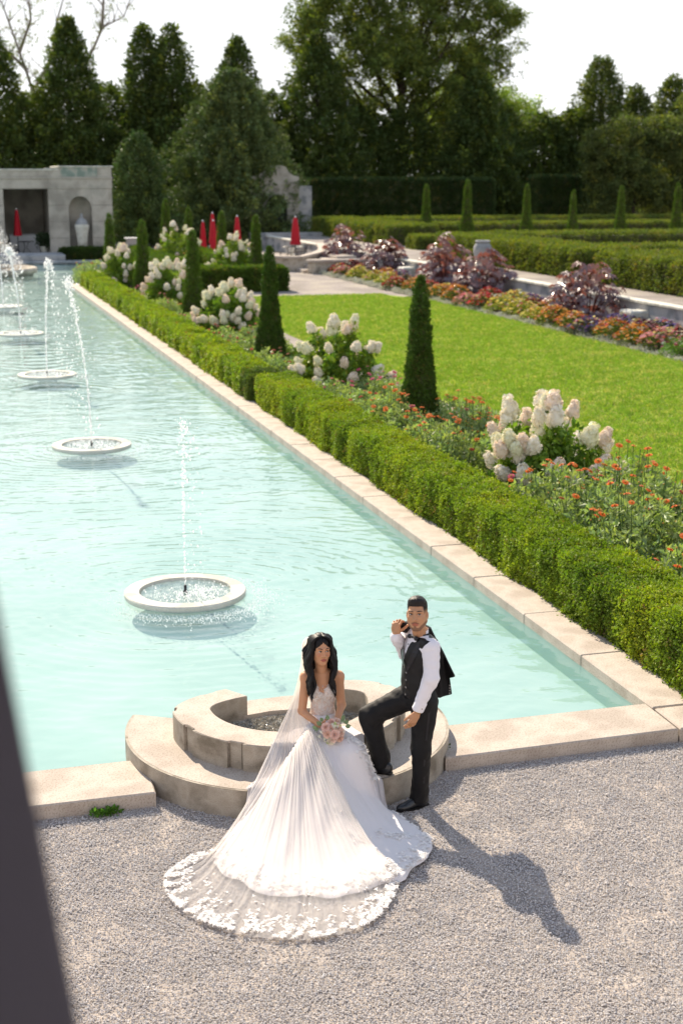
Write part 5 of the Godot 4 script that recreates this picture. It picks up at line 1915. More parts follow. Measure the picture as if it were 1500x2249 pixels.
# head in its own axes (x to its left in the picture's right, y up, z out of the face), moved by xf
func head_prims(xf: Transform3D, man: bool, neck: Vector3, neck_r: float) -> Array:
	var P := []
	var B := xf.basis.orthonormalized()
	var s := xf.basis.get_scale().x
	var E := func(x: float, y: float, z: float, r: Vector3, k: float, cut := false):
		P.append(ell(xf * Vector3(x, y, z), r * s, B, k * s, cut))
	var C := func(a: Vector3, b: Vector3, ra: float, rb: float, k: float):
		P.append(cap(xf * a, xf * b, ra * s, rb * s, k * s))
	E.call(0, 0.045, -0.018, Vector3(0.076, 0.092, 0.096), 0.02)
	E.call(0, -0.025, 0.024, Vector3(0.063 if man else 0.059, 0.088, 0.064), 0.03)
	for q in [-1.0, 1.0]:
		C.call(Vector3(q * (0.054 if man else 0.046), -0.045, -0.005), Vector3(q * 0.014, -0.098, 0.05), 0.024 if man else 0.02, 0.018 if man else 0.014, 0.03)
		E.call(q * 0.037, -0.02, 0.056, Vector3(0.024, 0.022, 0.022), 0.03)
		C.call(Vector3(q * 0.012, 0.03, 0.083), Vector3(q * 0.05, 0.028, 0.062), 0.010, 0.009, 0.02)
		E.call(q * 0.077, -0.004, -0.012, Vector3(0.009, 0.03, 0.017), 0.006)
	E.call(0, -0.1, 0.055, Vector3(0.022, 0.016, 0.018), 0.02)
	for q in [-1.0, 1.0]:
		E.call(q * 0.031, 0.009, 0.094, Vector3(0.017, 0.010, 0.017), 0.012, true)
	C.call(Vector3(0, 0.016, 0.082), Vector3(0, -0.028, 0.103), 0.008, 0.0115 if man else 0.0095, 0.012)
	for q in [-1.0, 1.0]:
		E.call(q * 0.012, -0.034, 0.09, Vector3(0.009, 0.008, 0.009), 0.008)
	E.call(0, -0.0625, 0.083, Vector3(0.024, 0.0055, 0.0095), 0.006)
	E.call(0, -0.0725, 0.081, Vector3(0.02, 0.0065, 0.010), 0.006)
	P.append(cap(xf * Vector3(0, -0.06, -0.015), neck, neck_r, neck_r * 1.12, 0.035))
	return P

func hand_prims(wrist: Vector3, X: Vector3, Y: Vector3, curl: Array, s := 1.0, thumb_in := 0.4, arm := Vector3.ZERO, thumb_out := 0.75) -> Array:
	# X towards the thumb, Y along the fingers, Z out of the back of the hand
	var P := []
	var y := Y.normalized()
	var x := (X - y * X.dot(y)).normalized()
	var z := x.cross(y)
	var B := Basis(x, y, z)
	P.append(cap(wrist - (y if arm == Vector3.ZERO else arm.normalized()) * 0.04 * s, wrist + y * 0.01 * s, 0.027 * s, 0.025 * s, 0.02))
	P.append(ell(wrist + y * 0.05 * s, Vector3(0.041, 0.052, 0.016) * s, B, 0.014))
	var L := [0.074, 0.083, 0.078, 0.062]
	for i in 4:
		var p: Vector3 = wrist + (x * (0.031 - 0.0205 * i) + y * (0.088 - 0.004 * absf(i - 1.2))) * s
		var d := (y + x * (0.06 - 0.05 * i)).normalized()
		var r := [0.0095, 0.0098, 0.0093, 0.0082]
		for k in 3:
			d = d.rotated(x, -curl[k] * (1.0 + 0.08 * i))
			var q: Vector3 = p + d * L[i] * s * [0.45, 0.3, 0.25][k]
			P.append(cap(p, q, (r[i] - 0.0008 * k) * s, (r[i] - 0.0008 * (k + 1)) * s, 0.004))
			p = q
	var t := wrist + (x * 0.024 + y * 0.028) * s
	var d2 := (x * thumb_out + y * 0.66 - z * thumb_in).normalized()
	for k in 3:
		var q: Vector3 = t + d2 * [0.036, 0.03, 0.025][k] * s
		P.append(cap(t, q, (0.0125 - 0.0015 * k) * s, (0.0115 - 0.0015 * k) * s, 0.006))
		t = q
		d2 = (d2 + y * 0.25 - z * thumb_in * 0.5).normalized()
	return P

func face_details(parent: Node3D, xf: Transform3D, gaze: Vector2, brow: Material):
	var white := mat(lin(0.6, 0.56, 0.52), 0.3)
	var iris := mat(lin(0.018, 0.009, 0.005), 0.2)
	for q in [-1.0, 1.0]:
		var st := st_new()
		add_lathe(st, [Vector2(0, -1), Vector2(0.5, -0.85), Vector2(0.87, -0.5), Vector2(1, 0), Vector2(0.87, 0.5), Vector2(0.5, 0.85), Vector2(0, 1)], 12)
		var ball := done(st)
		var e := obj("eye", ball, white, parent)
		e.transform = xf * Transform3D(Basis.IDENTITY.scaled(Vector3(0.0135, 0.0062, 0.008)), Vector3(q * 0.031, 0.008, 0.0765))
		var i := obj("iris", ball, iris, parent)
		i.transform = xf * Transform3D(Basis.IDENTITY.scaled(Vector3(0.0062, 0.0058, 0.004)), Vector3(q * 0.031 + gaze.x, 0.008 + gaze.y, 0.0825))
		st = st_new()
		var pts := []
		for k in 6:
			var t := k / 5.0
			pts.append(Vector3(q * lerpf(0.011, 0.053, t), 0.0285 + 0.006 * sin(t * 2.4), lerpf(0.0925, 0.072, t)))
		add_tube(st, pts, [0.0035, 0.0045, 0.0045, 0.004, 0.003, 0.0015], 6)
		var b := obj("eyebrow", done(st), brow, parent)
		b.transform = xf
		st = st_new()
		var up := []
		for k in 6:
			var t := k / 5.0
			up.append(Vector3(q * lerpf(0.017, 0.0465, t), 0.0105 + 0.0042 * sin(t * PI), lerpf(0.0835, 0.0775, t) + 0.003 * sin(t * PI)))
		add_tube(st, up, [0.0012, 0.0018, 0.002, 0.002, 0.0018, 0.001], 5)
		var l := obj("eyelash", done(st), brow, parent)
		l.transform = xf
# ------------------------------------------------------------------ the groom
func cloth(c: Color, rough := 0.85, sheen := 0.3) -> StandardMaterial3D:
	var m := mat(c, rough)
	m.rim_enabled = true
	m.rim = sheen
	return m

func folds(seed_: int, freq: float) -> FastNoiseLite:
	var f := FastNoiseLite.new()
	f.seed = seed_
	f.frequency = freq
	f.fractal_octaves = 2
	return f

func head_frame(at: Vector3, look: Vector3, s: float, roll := 0.0) -> Transform3D:
	var z := look.normalized()
	var x := Vector3.UP.cross(z).normalized()
	var y := z.cross(x)
	var b := Basis(x, y, z).rotated(z, roll)
	return Transform3D(b.scaled(Vector3.ONE * s), at)

func build_groom():
	var g := thing("person", "man in black vest and bow tie, one foot on the stone step", "person", Vector3(3.55, 0, -10.15), -deg_to_rad(16.073))
	var lat := Vector3(0.52, 0.05, 0.85).normalized()
	var fw := Vector3(-0.85, 0, 0.52).normalized()
	var T := Basis(lat, Vector3.UP, fw)
	var hx := head_frame(Vector3(-0.008, 1.64, 0.05), Vector3(-0.24, 0.2, 0.95), 1.03, 0.05)
	var skin := Color(0.48, 0.255, 0.145)
	var Ls := Vector3(0.105, 1.405, 0.14)
	var Le := Vector3(0.098, 1.165, 0.21)
	var Lw := Vector3(0.0, 0.905, 0.2)
	var Rs := Vector3(-0.055, 1.41, -0.17)
	var Re := Vector3(-0.075, 1.24, -0.2)
	var Rw := Vector3(-0.172, 1.435, -0.03)
	var hipL := Vector3(0.06, 0.93, 0.06)
	var hipR := Vector3(-0.03, 0.93, -0.06)
	var kL := Vector3(0.038, 0.52, 0.075)
	var kR := Vector3(-0.375, 0.765, -0.03)
	var aL := Vector3(0.036, 0.1, 0.02)
	var aR := Vector3(-0.282, 0.335, -0.105)
	# body: one continuous skin from head to feet
	var s := Shape.new()
	var tone := func(p: Vector3) -> Color:
		return skin
	var inv := hx.affine_inverse()
	var face := func(p: Vector3) -> Color:
		var q := inv * p
		var c := skin
		if q.z > 0.0:
			var lip := pow(q.x / 0.026, 2) + pow((q.y + 0.0675) / 0.013, 2)
			if lip < 1.0 and q.z > 0.06:
				c = Color(0.38, 0.13, 0.085)
			# chin strap beard, goatee spot and thin moustache
			var jaw := -0.088 + 1.1 * maxf(0.0, absf(q.x) - 0.028)
			if q.y < jaw - 0.004 and q.y > jaw - 0.034 and q.z > -0.01:
				c = c.lerp(Color(0.05, 0.03, 0.022), 0.6)
			if absf(q.x) < 0.009 and absf(q.y + 0.087) < 0.006:
				c = c.lerp(Color(0.04, 0.025, 0.02), 0.6)
			if absf(q.x) < 0.03 and absf(q.y + 0.052 + absf(q.x) * 0.25) < 0.004:
				c = c.lerp(Color(0.06, 0.035, 0.025), 0.6)
		# cropped sides fade into the skin
		var side := clampf((q.y - 0.015 + q.z * 0.25) / 0.04, 0.0, 1.0)
		if q.z < 0.055 and absf(q.x) > 0.045 or q.z < -0.03:
			c = c.lerp(Color(0.012, 0.01, 0.009), side * (1.0 if q.z < 0.045 else 0.3))
		return c
	nets(s, head_prims(hx, true, Vector3(0.03, 1.43, 0.0), 0.056), 0.0042, null, face)
	var body := [cap(Vector3(0.03, 1.47, 0), Vector3(0.02, 1.36, 0), 0.056, 0.08, 0.05), ell(Vector3(0.02, 1.27, 0), Vector3(0.16, 0.16, 0.1), T, 0.06), ell(Vector3(0, 1.06, 0), Vector3(0.13, 0.15, 0.09), T, 0.06), ell(Vector3(0.01, 0.94, 0), Vector3(0.14, 0.1, 0.1), T, 0.05),
		cap(Ls, Le, 0.05, 0.042), cap(Le, Lw, 0.04, 0.03), cap(Rs, Re, 0.05, 0.042), cap(Re, Rw, 0.04, 0.03), cap(hipL, kL, 0.08, 0.055), cap(kL, aL, 0.055, 0.04), cap(hipR, kR, 0.08, 0.06), cap(kR, aR, 0.055, 0.04),
		cap(aL + Vector3(0.01, -0.04, 0), Vector3(-0.08, 0.035, 0.09), 0.026, 0.016), cap(aR + Vector3(0.01, -0.04, 0), Vector3(-0.33, 0.265, -0.14), 0.022, 0.016)]
	nets(s, body, 0.016, null, tone)
	nets(s, hand_prims(Lw + Vector3(0, -0.01, 0), Vector3(-0.85, 0, 0.52), Vector3(-0.42, -0.9, 0.1), [0.14, 0.28, 0.22], 1.05, 0.3, Lw - Le, 0.22), 0.0034, null, tone)
	nets(s, hand_prims(Rw + Vector3(0.0, 0.01, 0.0), Vector3(0.8, 0.1, 0.5), Vector3(0.05, 0.98, -0.12), [0.75, 0.9, 0.5], 1.05, 0.7, Rw - Re), 0.0034, null, tone)
	var sm := tinted(0.48)
	sm.subsurf_scatter_enabled = true
	sm.subsurf_scatter_strength = 0.08
	obj("body", shaped(s), sm, g)
	var black := mat(lin(0.01, 0.009, 0.009), 0.6)
	face_details(g, hx, Vector2(0.003, 0.001), black)
	# hair: short and dense on top, squared at the forehead
	var hs := Shape.new()
	var hp := [ell(hx * Vector3(0, 0.066, -0.012), Vector3(0.079, 0.083, 0.094), hx.basis.orthonormalized(), 0.01), ell(hx * Vector3(0, 0.105, 0.028), Vector3(0.066, 0.038, 0.062), hx.basis.orthonormalized(), 0.02)]
	var hn := folds(4, 55.0)
	nets(hs, hp, 0.0045, func(p: Vector3, d: float) -> float:
		var q := inv * p
		var line := 0.068 if q.z > 0.05 else lerpf(0.03, 0.068, clampf((q.z + 0.03) / 0.08, 0, 1))
		return maxf(d + 0.004 * hn.get_noise_3dv(p), line - q.y))
	obj("hair", shaped(hs), mat(lin(0.012, 0.009, 0.008), 0.55), g)
	# shirt
	var shirt := cloth(lin(0.74, 0.72, 0.76), 0.8, 0.2)
	var ss := Shape.new()
	var fs := folds(9, 9.0)
	var torso := [ell(Vector3(0.02, 1.29, 0), Vector3(0.172, 0.16, 0.112), T, 0.06), ell(Vector3(0, 1.08, 0), Vector3(0.145, 0.15, 0.1), T, 0.06), cap(Vector3(0.02, 1.42, 0), Ls + Vector3(-0.02, -0.01, -0.02), 0.06, 0.06, 0.05), cap(Vector3(0.02, 1.42, 0), Rs, 0.06, 0.06, 0.05)]
	var arms := [cap(Ls, Le, 0.067, 0.06, 0.03), cap(Le, Lw + Vector3(0, 0.02, 0), 0.06, 0.045, 0.03), cap(Rs, Re, 0.068, 0.064, 0.03), cap(Re, Rw - (Rw - Re) * 0.06, 0.064, 0.05, 0.03)]
	var all := torso.duplicate()
	all.append_array(arms)
	nets(ss, all, 0.009, func(p: Vector3, d: float) -> float:
		return maxf(d + 0.008 * fs.get_noise_3d(p.x, p.y * 1.8, p.z) * (1.0 if p.y < 1.4 else 0.3), p.y - 1.475))
	obj("shirt", shaped(ss), shirt, g)
	for w in [[Lw, Le], [Rw, Re]]:
		var d: Vector3 = (w[1] - w[0]).normalized()
		var cs := Shape.new()
		nets(cs, [cap(w[0] + d * 0.0, w[0] + d * 0.07, 0.046, 0.05, 0.01)], 0.007, func(p: Vector3, dd: float) -> float:
			var t: float = (p - w[0]).dot(d)
			return maxf(dd, maxf(-0.008 - t, t - 0.075)))
		obj("cuff", shaped(cs), shirt, g)
		var link := obj("cufflink", box_mesh(Vector3(0.009, 0.009, 0.006), 0.002), mat(lin(0.3, 0.25, 0.15), 0.25), g)
		link.position = w[0] + d * 0.025 + Vector3(0.02, 0, 0.045)
	# collar: a standing band with folded wings
	var st := st_new()
	var cc := Vector3(0.022, 1.468, 0.008)
	for i in 28:
		var f := func(k: int, up: int) -> Vector3:
			var a := TAU * k / 28.0
			var r := 0.066 if up == 0 else 0.063
			var d := lat * cos(a) + fw * sin(a)
			return cc + d * r + Vector3(0, -0.02 + up * (0.042 + 0.012 * (1.0 - sin(a))), 0)
		quad(st, f.call(i, 0), f.call(i + 1, 0), f.call(i + 1, 1), f.call(i, 1))
	obj("collar", done(st), shirt, g)
	# bow tie
	var bt := Shape.new()
	var tp := cc + fw * 0.071 + Vector3(0, -0.012, 0)
	var sideways := lat
	for q in [-1.0, 1.0]:
		nets(bt, [cap(tp + sideways * q * 0.008, tp + sideways * q * 0.045 + Vector3(0, -0.004, 0), 0.007, 0.019, 0.008)], 0.005)
	nets(bt, [ell(tp + fw * 0.006, Vector3(0.011, 0.011, 0.009), T, 0.005)], 0.004)
	obj("bow_tie", shaped(bt), cloth(lin(0.012, 0.012, 0.016), 0.4), g)
	# dark band of the folded-up collar ribbon behind the neck
	st = st_new()
	for i in 16:
		var f2 := func(k: int, up: int) -> Vector3:
			var a := -1.3 - 2.2 * k / 16.0 + 1.6
			var d := lat * cos(a) + fw * sin(a)
			return cc + d * 0.0685 + Vector3(0, -0.008 + up * 0.02, 0)
		quad(st, f2.call(i + 1, 0), f2.call(i, 0), f2.call(i, 1), f2.call(i + 1, 1))
	obj("tie_band", done(st), mat(lin(0.01, 0.01, 0.018), 0.7), g)
	# shirt studs
	for i in 2:
		var b := obj("stud", box_mesh(Vector3(0.009, 0.009, 0.009), 0.003), mat(lin(0.01, 0.01, 0.01), 0.3), g)
		b.position = Vector3(0.02, 1.40 - 0.07 * i, 0) + fw * (0.112 + 0.002 * i)
	# vest
	var vs := Shape.new()
	var fv := folds(12, 7.0)
	var vest := [ell(Vector3(0.02, 1.285, 0), Vector3(0.192, 0.172, 0.13), T, 0.06), ell(Vector3(0, 1.08, 0), Vector3(0.158, 0.17, 0.114), T, 0.06), cap(Vector3(0.03, 1.43, 0.0) + lat * 0.05, Ls + Vector3(-0.012, 0.006, -0.02), 0.066, 0.072, 0.04), cap(Vector3(0.03, 1.43, 0.0) - lat * 0.05, Rs, 0.058, 0.05, 0.04), ell(Vector3(0.01, 0.97, 0), Vector3(0.155, 0.08, 0.118), T, 0.05)]
	nets(vs, vest, 0.0085, func(p: Vector3, d: float) -> float:
		var q := p - Vector3(0.02, 0, 0)
		var l := q.dot(lat)
		var f := q.dot(fw)
		d += 0.006 * fv.get_noise_3dv(p)
		if f > 0.02:
			d = maxf(d, -((absf(l) - (p.y - 1.185) * 0.34) * 0.94))
		# armholes
		d = maxf(d, 0.075 - (p - (Ls + Vector3(0.055, -0.055, 0.065))).length())
		d = maxf(d, 0.07 - (p - (Rs + Vector3(-0.03, -0.03, -0.04))).length())
		var hem := 0.935 - (0.035 if f > 0.0 and absf(l) < 0.1 and absf(l) > 0.02 else 0.0)
		return maxf(d, maxf(hem - p.y, p.y - 1.462)))
	var vm := cloth(lin(0.005, 0.0045, 0.0055), 0.5, 0.06)
	obj("vest", shaped(vs), vm, g)
	# satin lapels of the vest
	var satin := mat(lin(0.014, 0.013, 0.017), 0.28)
	for q in [-1.0, 1.0]:
		st = st_new(false)
		var base := Vector3(0.02, 0, 0)
		var pts := []
		for k in 9:
			var t := k / 8.0
			var y := 1.19 + 0.255 * t
			var x := 0.005 + (y - 1.185) * 0.34
			var z := 0.135 - 0.05 * t * t * t - x * x * 2.6 + 0.004
			pts.append([base + lat * q * x + Vector3(0, y, 0) + fw * z, base + lat * q * (x + 0.012 + 0.036 * sin(minf(t * 1.25, 1.0) * PI * 0.8)) + Vector3(0, y - 0.008, 0) + fw * (z - 0.010 - x * 0.1)])
		for k in 8:
			if q > 0:
				quad(st, pts[k][0], pts[k][1], pts[k + 1][1], pts[k + 1][0])
			else:
				quad(st, pts[k][1], pts[k][0], pts[k + 1][0], pts[k + 1][1])
		obj("lapel", done(st), satin, g)
	for i in 4:
		st = st_new()
		add_lathe(st, [Vector2(0.008, 0), Vector2(0.009, 0.002), Vector2(0.005, 0.004), Vector2(0, 0.004)], 10)
		var b := obj("vest_button", done(st), mat(lin(0.2, 0.19, 0.18), 0.25), g)
		b.transform = Transform3D(facing(fw, 0), Vector3(0.014 - 0.004 * i, 1.165 - 0.062 * i, 0) + lat * 0.006 + fw * (0.123 - 0.003 * i))
	# trousers
	var ts := Shape.new()
	var ft := folds(15, 6.0)
	var legs := [ell(Vector3(0.01, 0.96, 0), Vector3(0.15, 0.1, 0.115), T, 0.05), cap(hipL, kL, 0.108, 0.078, 0.05), cap(kL, aL + Vector3(0, -0.01, 0), 0.077, 0.068, 0.04), cap(hipR, kR, 0.112, 0.085, 0.05), cap(kR, aR + Vector3(0.0, 0.03, 0), 0.085, 0.078, 0.04), cap(aL + Vector3(0, 0.04, 0), aL + Vector3(-0.015, -0.03, 0.008), 0.07, 0.07, 0.02), cap(aR + Vector3(0, 0.05, 0), aR + Vector3(0.0, -0.02, 0), 0.078, 0.078, 0.02)]
	nets(ts, legs, 0.0095, func(p: Vector3, d: float) -> float:
		var w := 0.009 * ft.get_noise_3d(p.x * 1.0, p.y * 0.8, p.z) + 0.004 * ft.get_noise_3d(p.x * 3.0, p.y * 3.0, p.z * 3.0)
		var low := 0.05 + 0.2 * (0.04 - p.x) * 0.4 if p.x > -0.13 else 0.295 + 0.15 * (p.x + 0.28)
		return maxf(d + w, maxf(low - p.y, p.y - 1.02)))
	obj("trousers", shaped(ts), cloth(lin(0.0045, 0.004, 0.0045), 0.7, 0.08), g)
	# satin side stripe
	st = st_new()
	var stripe := []
	for k in 12:
		var t := k / 11.0
		var c := hipL.lerp(kL, minf(1.0, t * 2.0)) if t < 0.5 else kL.lerp(aL, t * 2.0 - 1.0)
		var r := lerpf(0.112, 0.08, minf(1.0, t * 2.0)) if t < 0.5 else lerpf(0.08, 0.071, t * 2.0 - 1.0)
		stripe.append(c + Vector3(0.32, 0, 0.95).normalized() * r)
	for k in 11:
		quad(st, stripe[k] + Vector3(-0.008, 0, 0.002), stripe[k + 1] + Vector3(-0.008, 0, 0.002), stripe[k + 1] + Vector3(0.008, 0, -0.003), stripe[k] + Vector3(0.008, 0, -0.003))
	obj("side_stripe", done(st), satin, g)
	# shoes
	var patent := mat(lin(0.008, 0.008, 0.009), 0.12)
	patent.clearcoat_enabled = true
	patent.clearcoat = 0.8
	for f in [[Vector3(0.1, 0.0, -0.012), Vector3(-0.16, 0.0, 0.135)], [Vector3(-0.195, 0.24, -0.055), Vector3(-0.385, 0.24, -0.165)]]:
		var d: Vector3 = (f[1] - f[0]).normalized()
		var sb := Basis(d.cross(Vector3.UP).normalized(), Vector3.UP, -d)
		var h: Vector3 = f[0]
		var shoe := Shape.new()
		var Ln: float = f[0].distance_to(f[1])
		nets(shoe, [ell(h + d * 0.05 + Vector3(0, 0.055, 0), Vector3(0.038, 0.056, 0.06), sb, 0.03), ell(h + d * Ln * 0.45 + Vector3(0, 0.045, 0), Vector3(0.037, 0.042, 0.08), sb, 0.04), ell(h + d * Ln * 0.74 + Vector3(0, 0.032, 0), Vector3(0.043, 0.03, 0.075), sb, 0.03)], 0.006, func(p: Vector3, dd: float) -> float:
			return maxf(dd, h.y + 0.012 - p.y))
		obj("shoe", shaped(shoe), patent, g)
		st = st_new(false)
		var sole := []
		for k in 20:
			var a := TAU * k / 20.0
			var l := 0.5 + 0.5 * cos(a)
			var wd := 0.038 * (0.8 + 0.35 * sin(l * PI * 0.9))
			var p: Vector3 = h + d * (Ln * (0.5 + 0.52 * cos(a))) + sb.x * sin(a) * wd
			sole.append(Vector2(p.x, p.z))
		add_prism(st, sole, h.y, h.y + 0.014)
		var heel := obj("sole", done(st), mat(lin(0.012, 0.011, 0.01), 0.5), g)
		var hb := obj("heel", box_mesh(Vector3(0.06, 0.024, 0.065), 0.006), mat(lin(0.012, 0.011, 0.01), 0.5), g)
		hb.transform = Transform3D(sb, h + d * 0.03 + Vector3(0, 0.012, 0))
	# watch and ring
	var gold := mat(lin(0.55, 0.36, 0.12), 0.25)
	gold.metallic = 1.0
	var wd2 := (Le - Lw).normalized()
	st = st_new()
	var loop := []
	for k in 19:
		var a := TAU * k / 18.0
		var b1 := wd2.cross(Vector3.RIGHT).normalized()
		loop.append(Lw - wd2 * 0.012 + (b1 * cos(a) + wd2.cross(b1) * sin(a)) * 0.0315)
	var lr := []
	for k in 19:
		lr.append(0.006)
	add_tube(st, loop, lr, 6, false)
	obj("watch", done(st), gold, g)
	st = st_new()
	loop = []
	var rc := Lw + Vector3(-0.062, -0.122, 0.028)
	for k in 13:
		var a := TAU * k / 12.0
		loop.append(rc + Vector3(cos(a) * 0.009, sin(a) * 0.006, sin(a) * 0.009))
	lr.resize(13)
	lr.fill(0.003)
	add_tube(st, loop, lr, 5, false)
	obj("finger_ring", done(st), gold, g)
	# the jacket slung over his shoulder
	var j := thing("suit_jacket", "black suit jacket slung over the man's shoulder and hanging behind him", "jacket", Vector3(3.55, 0, -10.15), -deg_to_rad(16.073))
	var js := Shape.new()
	var fj := folds(21, 8.0)
	# outline of the hanging cloth, seen from behind him; folds bend it in depth
	var cut := PackedVector2Array([Vector2(-0.13, 1.545), Vector2(-0.165, 1.515), Vector2(-0.12, 1.455), Vector2(-0.03, 1.40), Vector2(-0.11, 1.2), Vector2(-0.12, 1.0), Vector2(0.08, 0.9), Vector2(0.2, 0.875), Vector2(0.295, 0.9), Vector2(0.275, 1.04), Vector2(0.315, 1.065), Vector2(0.24, 1.215), Vector2(0.165, 1.36), Vector2(0.115, 1.47), Vector2(0.06, 1.5), Vector2(-0.05, 1.53)])
	nets(js, [ell(Vector3(0.07, 1.2, -0.16), Vector3(0.26, 0.36, 0.1), Basis.IDENTITY, 0.01), ell(Vector3(-0.1, 1.5, -0.1), Vector3(0.08, 0.08, 0.1), Basis.IDENTITY, 0.01)], 0.009, func(p: Vector3, _d: float) -> float:
		var q := Vector2(p.x, p.y)
		var d2 := 1e3
		for i in cut.size():
			var e := Geometry2D.get_closest_point_to_segment(q, cut[i], cut[(i + 1) % cut.size()])
			d2 = minf(d2, q.distance_to(e))
		if Geometry2D.is_point_in_polygon(q, cut):
			d2 = -d2
		var mid := -0.165 + 0.02 * sin(p.x * 34.0 + p.y * 3.0) + 0.03 * fj.get_noise_3d(p.x * 1.5, p.y * 0.4, 0.0) + 0.1 * smoothstep(0.0, -0.16, p.x) * smoothstep(1.35, 1.5, p.y)
		var thick := 0.032
		var w := Vector2(maxf(d2 + 0.012, 0.0), maxf(absf(p.z - mid) - thick + 0.012, 0.0))
		return w.length() + minf(maxf(d2 + 0.012, absf(p.z - mid) - thick + 0.012), 0.0) - 0.012, null, true)
	obj("body", shaped(js), cloth(lin(0.005, 0.0045, 0.005), 0.7, 0.08), j)
	for i in 4:
		var b := obj("sleeve_button", box_mesh(Vector3(0.012, 0.012, 0.008), 0.003), mat(lin(0.25, 0.24, 0.22), 0.3), j)
		b.position = Vector3(0.272, 0.985 - 0.022 * i, -0.13)
# ------------------------------------------------------------------ the bride
var hem_pts := [Vector2(0.33, 0.1), Vector2(0.42, 0.36), Vector2(0.62, 0.70), Vector2(0.811, 0.988), Vector2(0.765, 1.287), Vector2(0.564, 1.605), Vector2(0.246, 1.827), Vector2(-0.077, 1.892), Vector2(-0.401, 1.853), Vector2(-0.676, 1.639), Vector2(-0.833, 1.359), Vector2(-0.78, 0.988), Vector2(-0.60, 0.549), Vector2(-0.42, 0.2), Vector2(-0.28, -0.06), Vector2(-0.04, -0.17), Vector2(0.22, -0.1)]
var veil_pts := [Vector2(-1.0, 1.25), Vector2(-1.163, 1.571), Vector2(-1.111, 1.873), Vector2(-0.92, 2.158), Vector2(-0.655, 2.34), Vector2(-0.341, 2.446), Vector2(-0.036, 2.434), Vector2(0.272, 2.28), Vector2(0.435, 2.033), Vector2(0.527, 1.707), Vector2(0.501, 1.501)]
var skirt_folds := FastNoiseLite.new()

func support(r: float, f: float) -> float:
	var d := Vector2(r + 0.348, f + 0.774).length()
	if d < 1.05 and d > 0.66:
		return 0.482
	return 0.246 if d < 1.44 else 0.006

func soft_support(r: float, f: float) -> float:
	var s := 0.0
	for q in [Vector2(0, 0), Vector2(0.05, 0), Vector2(-0.05, 0), Vector2(0, 0.05), Vector2(0, -0.05)]:
		s += support(r + q.x, f + q.y)
	return maxf(s / 5.0, support(r, f))

func hem_reach(dir: Vector2) -> float:
	var o := Vector2(-0.035, 0.0)
	for i in hem_pts.size():
		var hit = Geometry2D.segment_intersects_segment(o, o + dir * 4.0, hem_pts[i], hem_pts[(i + 1) % hem_pts.size()])
		if hit != null:
			return o.distance_to(hit)
	return 0.3

func dress_h(r: float, f: float) -> float:
	var o := Vector2(-0.035, 0.0)
	var p := Vector2(r, f)
	var rho := o.distance_to(p)
	var dir := (p - o) / maxf(rho, 1e-4)
	var D := hem_reach(dir)
	var s := clampf((rho - 0.1) / (D - 0.1), 0.0, 1.0)
	var sup := soft_support(r, f) + 0.012
	var pw := 1.75 if D > 0.7 else 1.4
	pw = lerpf(pw, 1.2, smoothstep(0.1, -0.35, dir.x))
	pw = lerpf(pw, 2.6, smoothstep(0.1, 0.5, dir.x))
	var hang := 0.018 + (0.68 - 0.018) * pow(1.0 - s, pw)
	# the thighs carry the cloth out to the knees, from which it falls
	var a := Vector2(0.0, 0.06)
	var b := Vector2(0.19, 0.34)
	var t := clampf((p - a).dot(b - a) / (b - a).length_squared(), 0.0, 1.0)
	var dd := p.distance_to(a.lerp(b, t))
	var lap := lerpf(0.615, 0.56, t) - 5.0 * dd * dd
	if dd > 0.11:
		lap = lerpf(0.615, 0.56, t) - 0.0605 - (dd - 0.11) * 2.6
	lap = maxf(lap, sup)
	# smooth maximum
	var k := 0.07
	var h := clampf(0.5 + 0.5 * (hang - lap) / k, 0.0, 1.0)
	var y := lerpf(lap, hang, h) + k * h * (1.0 - h)
	var h2 := clampf(0.5 + 0.5 * (y - sup) / 0.06, 0.0, 1.0)
	return lerpf(sup, y, h2) + 0.06 * h2 * (1.0 - h2) * smoothstep(1.0, 0.9, s)

func skirt_y(r: float, f: float) -> float:
	var o := Vector2(-0.035, 0.0)
	var p := Vector2(r, f) - o
	var phi := atan2(p.x, p.y)
	var rho := p.length()
	var amp := clampf(rho * 0.03, 0.002, 0.024)
	var w := skirt_folds.get_noise_2d(phi * 5.5 + 10.0, rho * 1.2) + 0.5 * skirt_folds.get_noise_2d(phi * 13.0 + 50.0, rho * 1.5)
	return dress_h(r, f) + amp * (w + 0.5)

func grid_mesh(rows: Array, closed := false) -> ArrayMesh:
	var st := st_new()
	for i in rows.size() - 1:
		var n: int = rows[i].size()
		for k in n - (0 if closed else 1):
			var k2 := (k + 1) % n
			quad(st, rows[i][k], rows[i + 1][k], rows[i + 1][k2], rows[i][k2])
	return done(st)

func petal_flower() -> ArrayMesh:
	var st := SurfaceTool.new()
	st.begin(Mesh.PRIMITIVE_TRIANGLES)
	st.set_smooth_group(-1)
	for i in 5:
		var a := TAU * i / 5.0
		var d := Vector3(cos(a), 0, sin(a))
		var s := Vector3(-sin(a), 0, cos(a))
		tri(st, Vector3(0, 0.1, 0), d * 0.75 + s * 0.42 + Vector3(0, 0.28, 0), d * 1.05 + Vector3(0, 0.12, 0))
		tri(st, Vector3(0, 0.1, 0), d * 1.05 + Vector3(0, 0.12, 0), d * 0.75 - s * 0.42 + Vector3(0, 0.28, 0))
	for i in 3:
		var a := TAU * i / 3.0 + 0.5
		var d := Vector3(cos(a), 0, sin(a))
		var s := Vector3(-sin(a), 0, cos(a))
		tri(st, d * 0.9, d * 1.5 + s * 0.3 + Vector3(0, 0.1, 0), d * 1.9)
		tri(st, d * 0.9, d * 1.9, d * 1.5 - s * 0.3 + Vector3(0, 0.1, 0))
	st.generate_normals()
	return st.commit()

